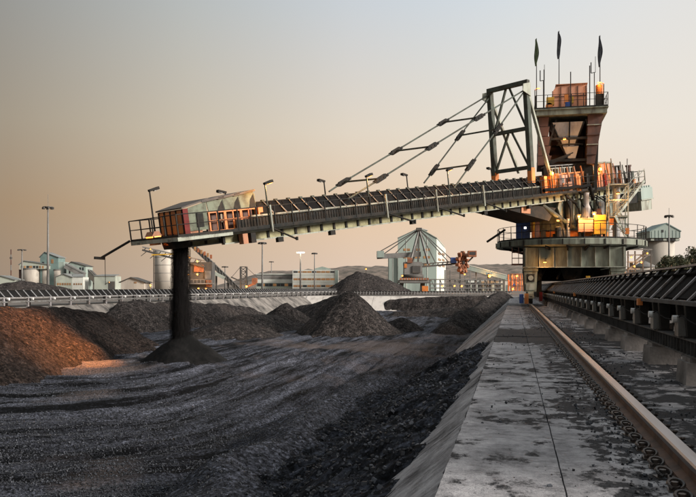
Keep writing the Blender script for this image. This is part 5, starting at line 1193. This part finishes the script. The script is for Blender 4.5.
wh = MB().lathe([(wr * .74, -.35), (wr * .8, -.35), (wr * .8, .35), (wr * .74, .35), (wr * .74, -.35)], 24).build('bucket_wheel', 'far_rust', b.o, whc, (R(90), 0, R(52)))
for i in range(10): a = 2 * math.pi * i / 10; MB().bar((0, 0, 0), (wr * .76 * math.cos(a), wr * .76 * math.sin(a), 0), .22).build('spoke', 'far_rust', wh)
bk = MB().poly([(wr * .78, -.45, -.5), (wr * 1.1, -.55, -.5), (wr * 1.16, .1, -.5), (wr * .8, .4, -.5)], (0, 0, 1.0)).mesh('bucket', 'far_rust')
for i in range(10): link('bucket', bk, wh, (0, 0, 0), (0, 0, 2 * math.pi * (i + .5) / 10))
MB().lathe([(.5, -.5), (.5, .5)], 12).build('hub', 'far_dark', wh)
for q, y in ((401.5, 276), (463, 274.5), (441, 286.3), (453, 286), (460, 286.2)): b.lamp(q, y, -3.0, .40, w=0 if y < 280 else 120)
for q, y in ((463, 274.5),): b.bar('lamp_bracket', 'far_dark', (q, y - .6), (q, 270), .15, -2.9, .8)
b.bar('lamp_bracket', 'far_dark', (401.5, 276), (403, 276), .15, -2.9, -1)
# pipe racks and lit lattice right of the reclaimer
b = BG(455, 215, 'pipe_rack', 'low lit pipe rack and lattice posts below the bucket wheel', 'pipe rack')
for i in range(17): q = 430 + i * 5.0; b.bar('post', 'far_grey' if i % 3 else 'far_dark', (q, 270 if i in (3, 4, 6, 7, 8) else 279), (q, 291), .28, 0)
for y in (279.5, 284, 288): b.bar('pipe', 'far_grey', (429, y), (512, y + .3), .3, -.4)
for i in range(8): q = 431 + i * 9; b.bar('brace', 'far_dark', (q, 280), (q + 5, 290), .15, 0)
for q in (441, 453, 460): b.bar('lamp_stem', 'far_dark', (q, 284), (q, 286.2), .12, -.8)
b = BG(488, 240, 'conveyor_gallery', 'pale sloping covered conveyor gallery right of the bucket wheel', 'conveyor')
b.bar('gallery', 'clad_teal', (467, 267.5), (506, 277.5), 2.0, 0, h=1.5); b.bar('gallery_roof', 'clad_white', (467, 265), (506, 275), 2.2, 0, h=.2)
for q in (476, 488, 500): b.bar('support', 'far_grey', (q, 269.5 + (q - 467) * .256), (q, 291), .35, 0)
b.lamp(488.5, 276.2, -1.6, .75, w=500); b.bar('lamp_bracket', 'far_dark', (488.5, 275.5), (488.5, 273), .15, -1.6, -1)
for i, (q0, q1, t, lab) in enumerate(((468, 486, 280.6, 'low white-roofed shed under the pale sloping gallery'), (481, 507, 281.2, 'long low pale-roofed shed left of the stacker leg'))):
    c2 = BG((q0 + q1) / 2, 260 - i * 18, 'low_shed', lab, 'building'); c2.box('wall', 'far_grey', q0 + .5, q1 - .5, t + 2, 291, 0, 6); c2.box('roof', 'clad_white', q0, q1, t, t + 2, -.6, 6.5)
    for j in range(5): c2.box('bay_door', 'far_dark' if j % 2 else 'clad_pale', q0 + 1.5 + j * (q1 - q0 - 3) / 5, q0 + .6 + (j + 1) * (q1 - q0 - 3) / 5, t + 3.5, 291, -.08, -.01)
b = BG(508, 200, 'white_kiosk', 'small white building beside the orange-lit frame', 'building'); b.box('wall', 'clad_white', 505, 510.5, 280, 291, 0, 3); b.box('roof', 'clad_teal', 504.6, 510.9, 279.2, 280, -.3, 3.3); b.box('door', 'clad_teal_dark', 506, 508, 285, 291, -.06, -.01)
b = BG(517, 190, 'lit_frame', 'orange-lit steel frame just left of the stacker leg', 'steel frame')
for q in (511, 515, 519, 523): b.bar('post', 'far_rust', (q, 274), (q, 291), .35, 0); b.bar('post', 'far_rust', (q, 274), (q, 291), .35, 3)
for y in (274.2, 280, 286): b.bar('beam', 'far_rust', (510.5, y), (523.5, y), .35, 0)
for q, y in ((512.5, 276.5), (518, 276), (520, 283), (514, 289)): b.lamp(q, y, 1.5, .38, w=200); b.bar('lamp_stem', 'far_dark', (q, y - .3), (q, y - 2.2), .12, 1.5, 0.1)
b.box('panel', 'far_rust', 511, 516, 281, 286, 3.2, 3.4); b.box('panel', 'blue_paint', 513, 514.5, 284, 285.5, -.3, -.1)
b = BG(360, 500, 'hillside_lamp', 'single orange lamp on a pole at the foot of the hill', 'lamp'); b.bar('pole', 'far_dark', (366, 269), (366, 290), .4); b.lamp(366, 269, -.3, .9, w=0)
# --- right: silo tower, low dome silo, stair frame with lamps, trees
b = BG(664.5, 190, 'silo_tower', 'concrete silo tower with teal gabled top right of the stacker', 'silo')
b.cyl('barrel', 'silo_concrete', 650, 680, 241, 291, 3.8, n=40)
b.gable('head_house', 'clad_teal', 649, 679.5, 224, 231.5, 238, -.6, 8.2, 665.5); roofs(b, 649, 679.5, 224, 231.5, -.6, 8.2, 665.5, 'clad_teal_dark', .15)
b.box('floor_band', 'far_dark', 649.6, 679, 238.05, 240.9, -.2, 7.8); b.box('window', 'glass_dark', 660.5, 662.5, 230, 232.5, -.68, -.61)
for i in range(7): b.box('window', 'glass_dark' if i % 3 else 'clad_pale', 650.5 + i * 4.1, 653.8 + i * 4.1, 238.4, 240.6, -.28, -.21)
for i in range(9): b.box('sheet_rib', 'clad_teal_dark', 650.5 + i * 3.5, 650.8 + i * 3.5, 231.6 - (0 if i in (0, 8) else 1), 238, -.66, -.61)
b = BG(648, 150, 'dome_silo', 'low round pale silo with grey conical roof below the silo tower', 'silo'); b.cyl('barrel', 'silo_concrete', 637, 660, 267, 291, 2, n=30); b.cyl('roof', 'far_grey', 636, 661, 266.6, 267, 2, n=30, top=260.5)
b = BG(640, 130, 'stair_frame', 'dark stair frame with orange lamps between stacker and silo tower', 'steel frame')
for q in (628, 635, 643, 651): b.bar('post', 'far_dark', (q, 251), (q, 291), .2, 0)
for y in (249.5, 255, 262, 269): b.bar('beam', 'far_grey', (627, y), (652 if y < 260 else 640, y), .2, 0)
for a, c2 in (((627, 270), (650, 254)), ((635, 262), (650, 249))): b.bar('stair_flight', 'far_grey', a, c2, .5, .2, h=.2)
for q, y, w in ((630, 257.3, 60), (640, 262.5, 60), (633, 266.5, 60), (623, 273, 80), (646, 253.5, 0), (644, 243.5, 0)): b.lamp(q, y, -.6, .27, w=w); b.bar('lamp_bracket', 'far_dark', (q, y - .4), (q + 1, y - 1), .1, -.5, 0)
b.bar('post', 'far_grey', (633, 262), (633, 291), .45, .8); b.bar('post', 'far_dark', (644, 241), (644, 262), .14, .1); b.bar('post', 'far_dark', (623, 272), (623, 291), .14, 0)
def tree(px, py_top, w_px, dep, label, seed):
    random.seed(seed); b = BG(px, dep, 'tree', label, 'tree', group='trees beyond the conveyor'); H = b.z(py_top); W = w_px * b.k / 2
    tr = MB(); prev = Vector((0, 0, -.1))
    for i in range(1, 5):
        q = Vector((random.uniform(-.2, .2) * i * .4, random.uniform(-.2, .2), H * .16 * i)); tr.tube(prev, q, .16 - .025 * i, 8, .14 - .025 * i); prev = q
    cl_ = []
    for i in range(26):
        a = random.random() * 6.28; r_ = W * random.uniform(.25, .95); c = Vector((r_ * math.cos(a), r_ * math.sin(a), H * random.uniform(.42, .95) - r_ / W * H * .14)); cl_.append((c, random.uniform(.3, .55) * W * .8)); tr.tube(Vector((0, 0, H * .35)), c, .05, 5, .015)
    tr.build('trunk', 'trunk', b.o); m = MB()
    for c, r_ in cl_:
        for _ in range(420):
            d = Vector((random.gauss(0, 1), random.gauss(0, 1), random.gauss(0, .8))); d = d.normalized() * r_ * random.uniform(.35, 1.08) ; p = c + d
            a = Vector((random.gauss(0, 1), random.gauss(0, 1), random.gauss(0, 1))).normalized(); e = a.cross(Vector((random.gauss(0, 1), random.gauss(0, 1), random.gauss(0, 1)))).normalized(); s = random.uniform(.07, .15)
            m.add([p - a * s, p + e * s * .6, p + a * s, p - e * s * .6], [(0, 1, 2, 3)])
    me = bpy.data.meshes.new('crown'); me.from_pydata(m.v, [], m.f); me.materials.append(MATS['leaves']); link('crown', me, b.o)
tree(670, 255, 32, 88, 'lowest olive tree, leftmost of the three above the conveyor at right', 3)
tree(695, 247, 40, 96, 'tallest olive tree, cut off by the right edge', 5)
tree(682, 250, 30, 104, 'middle olive tree behind the other two at the right', 9)

# --- low conveyor with posts along the reclaimer's track
b = BG(450, 140, 'belt_conveyor', 'low dark conveyor with pale posts in front of the reclaimer', 'conveyor')
b.box('belt', 'rubber', 345, 512, 291.2, 292.0, 0, 1.0); b.box('stringer', 'far_grey', 345, 512, 292.0, 292.6, -.1, 0.0); b.box('base_rail', 'far_dark', 345, 512, 294.6, 295.2, -.3, 1.2)
for i in range(56): q_ = 345.5 + i * 3; b.bar('post', 'galvanised', (q_, 291.4), (q_, 295.3), .10, -.14)
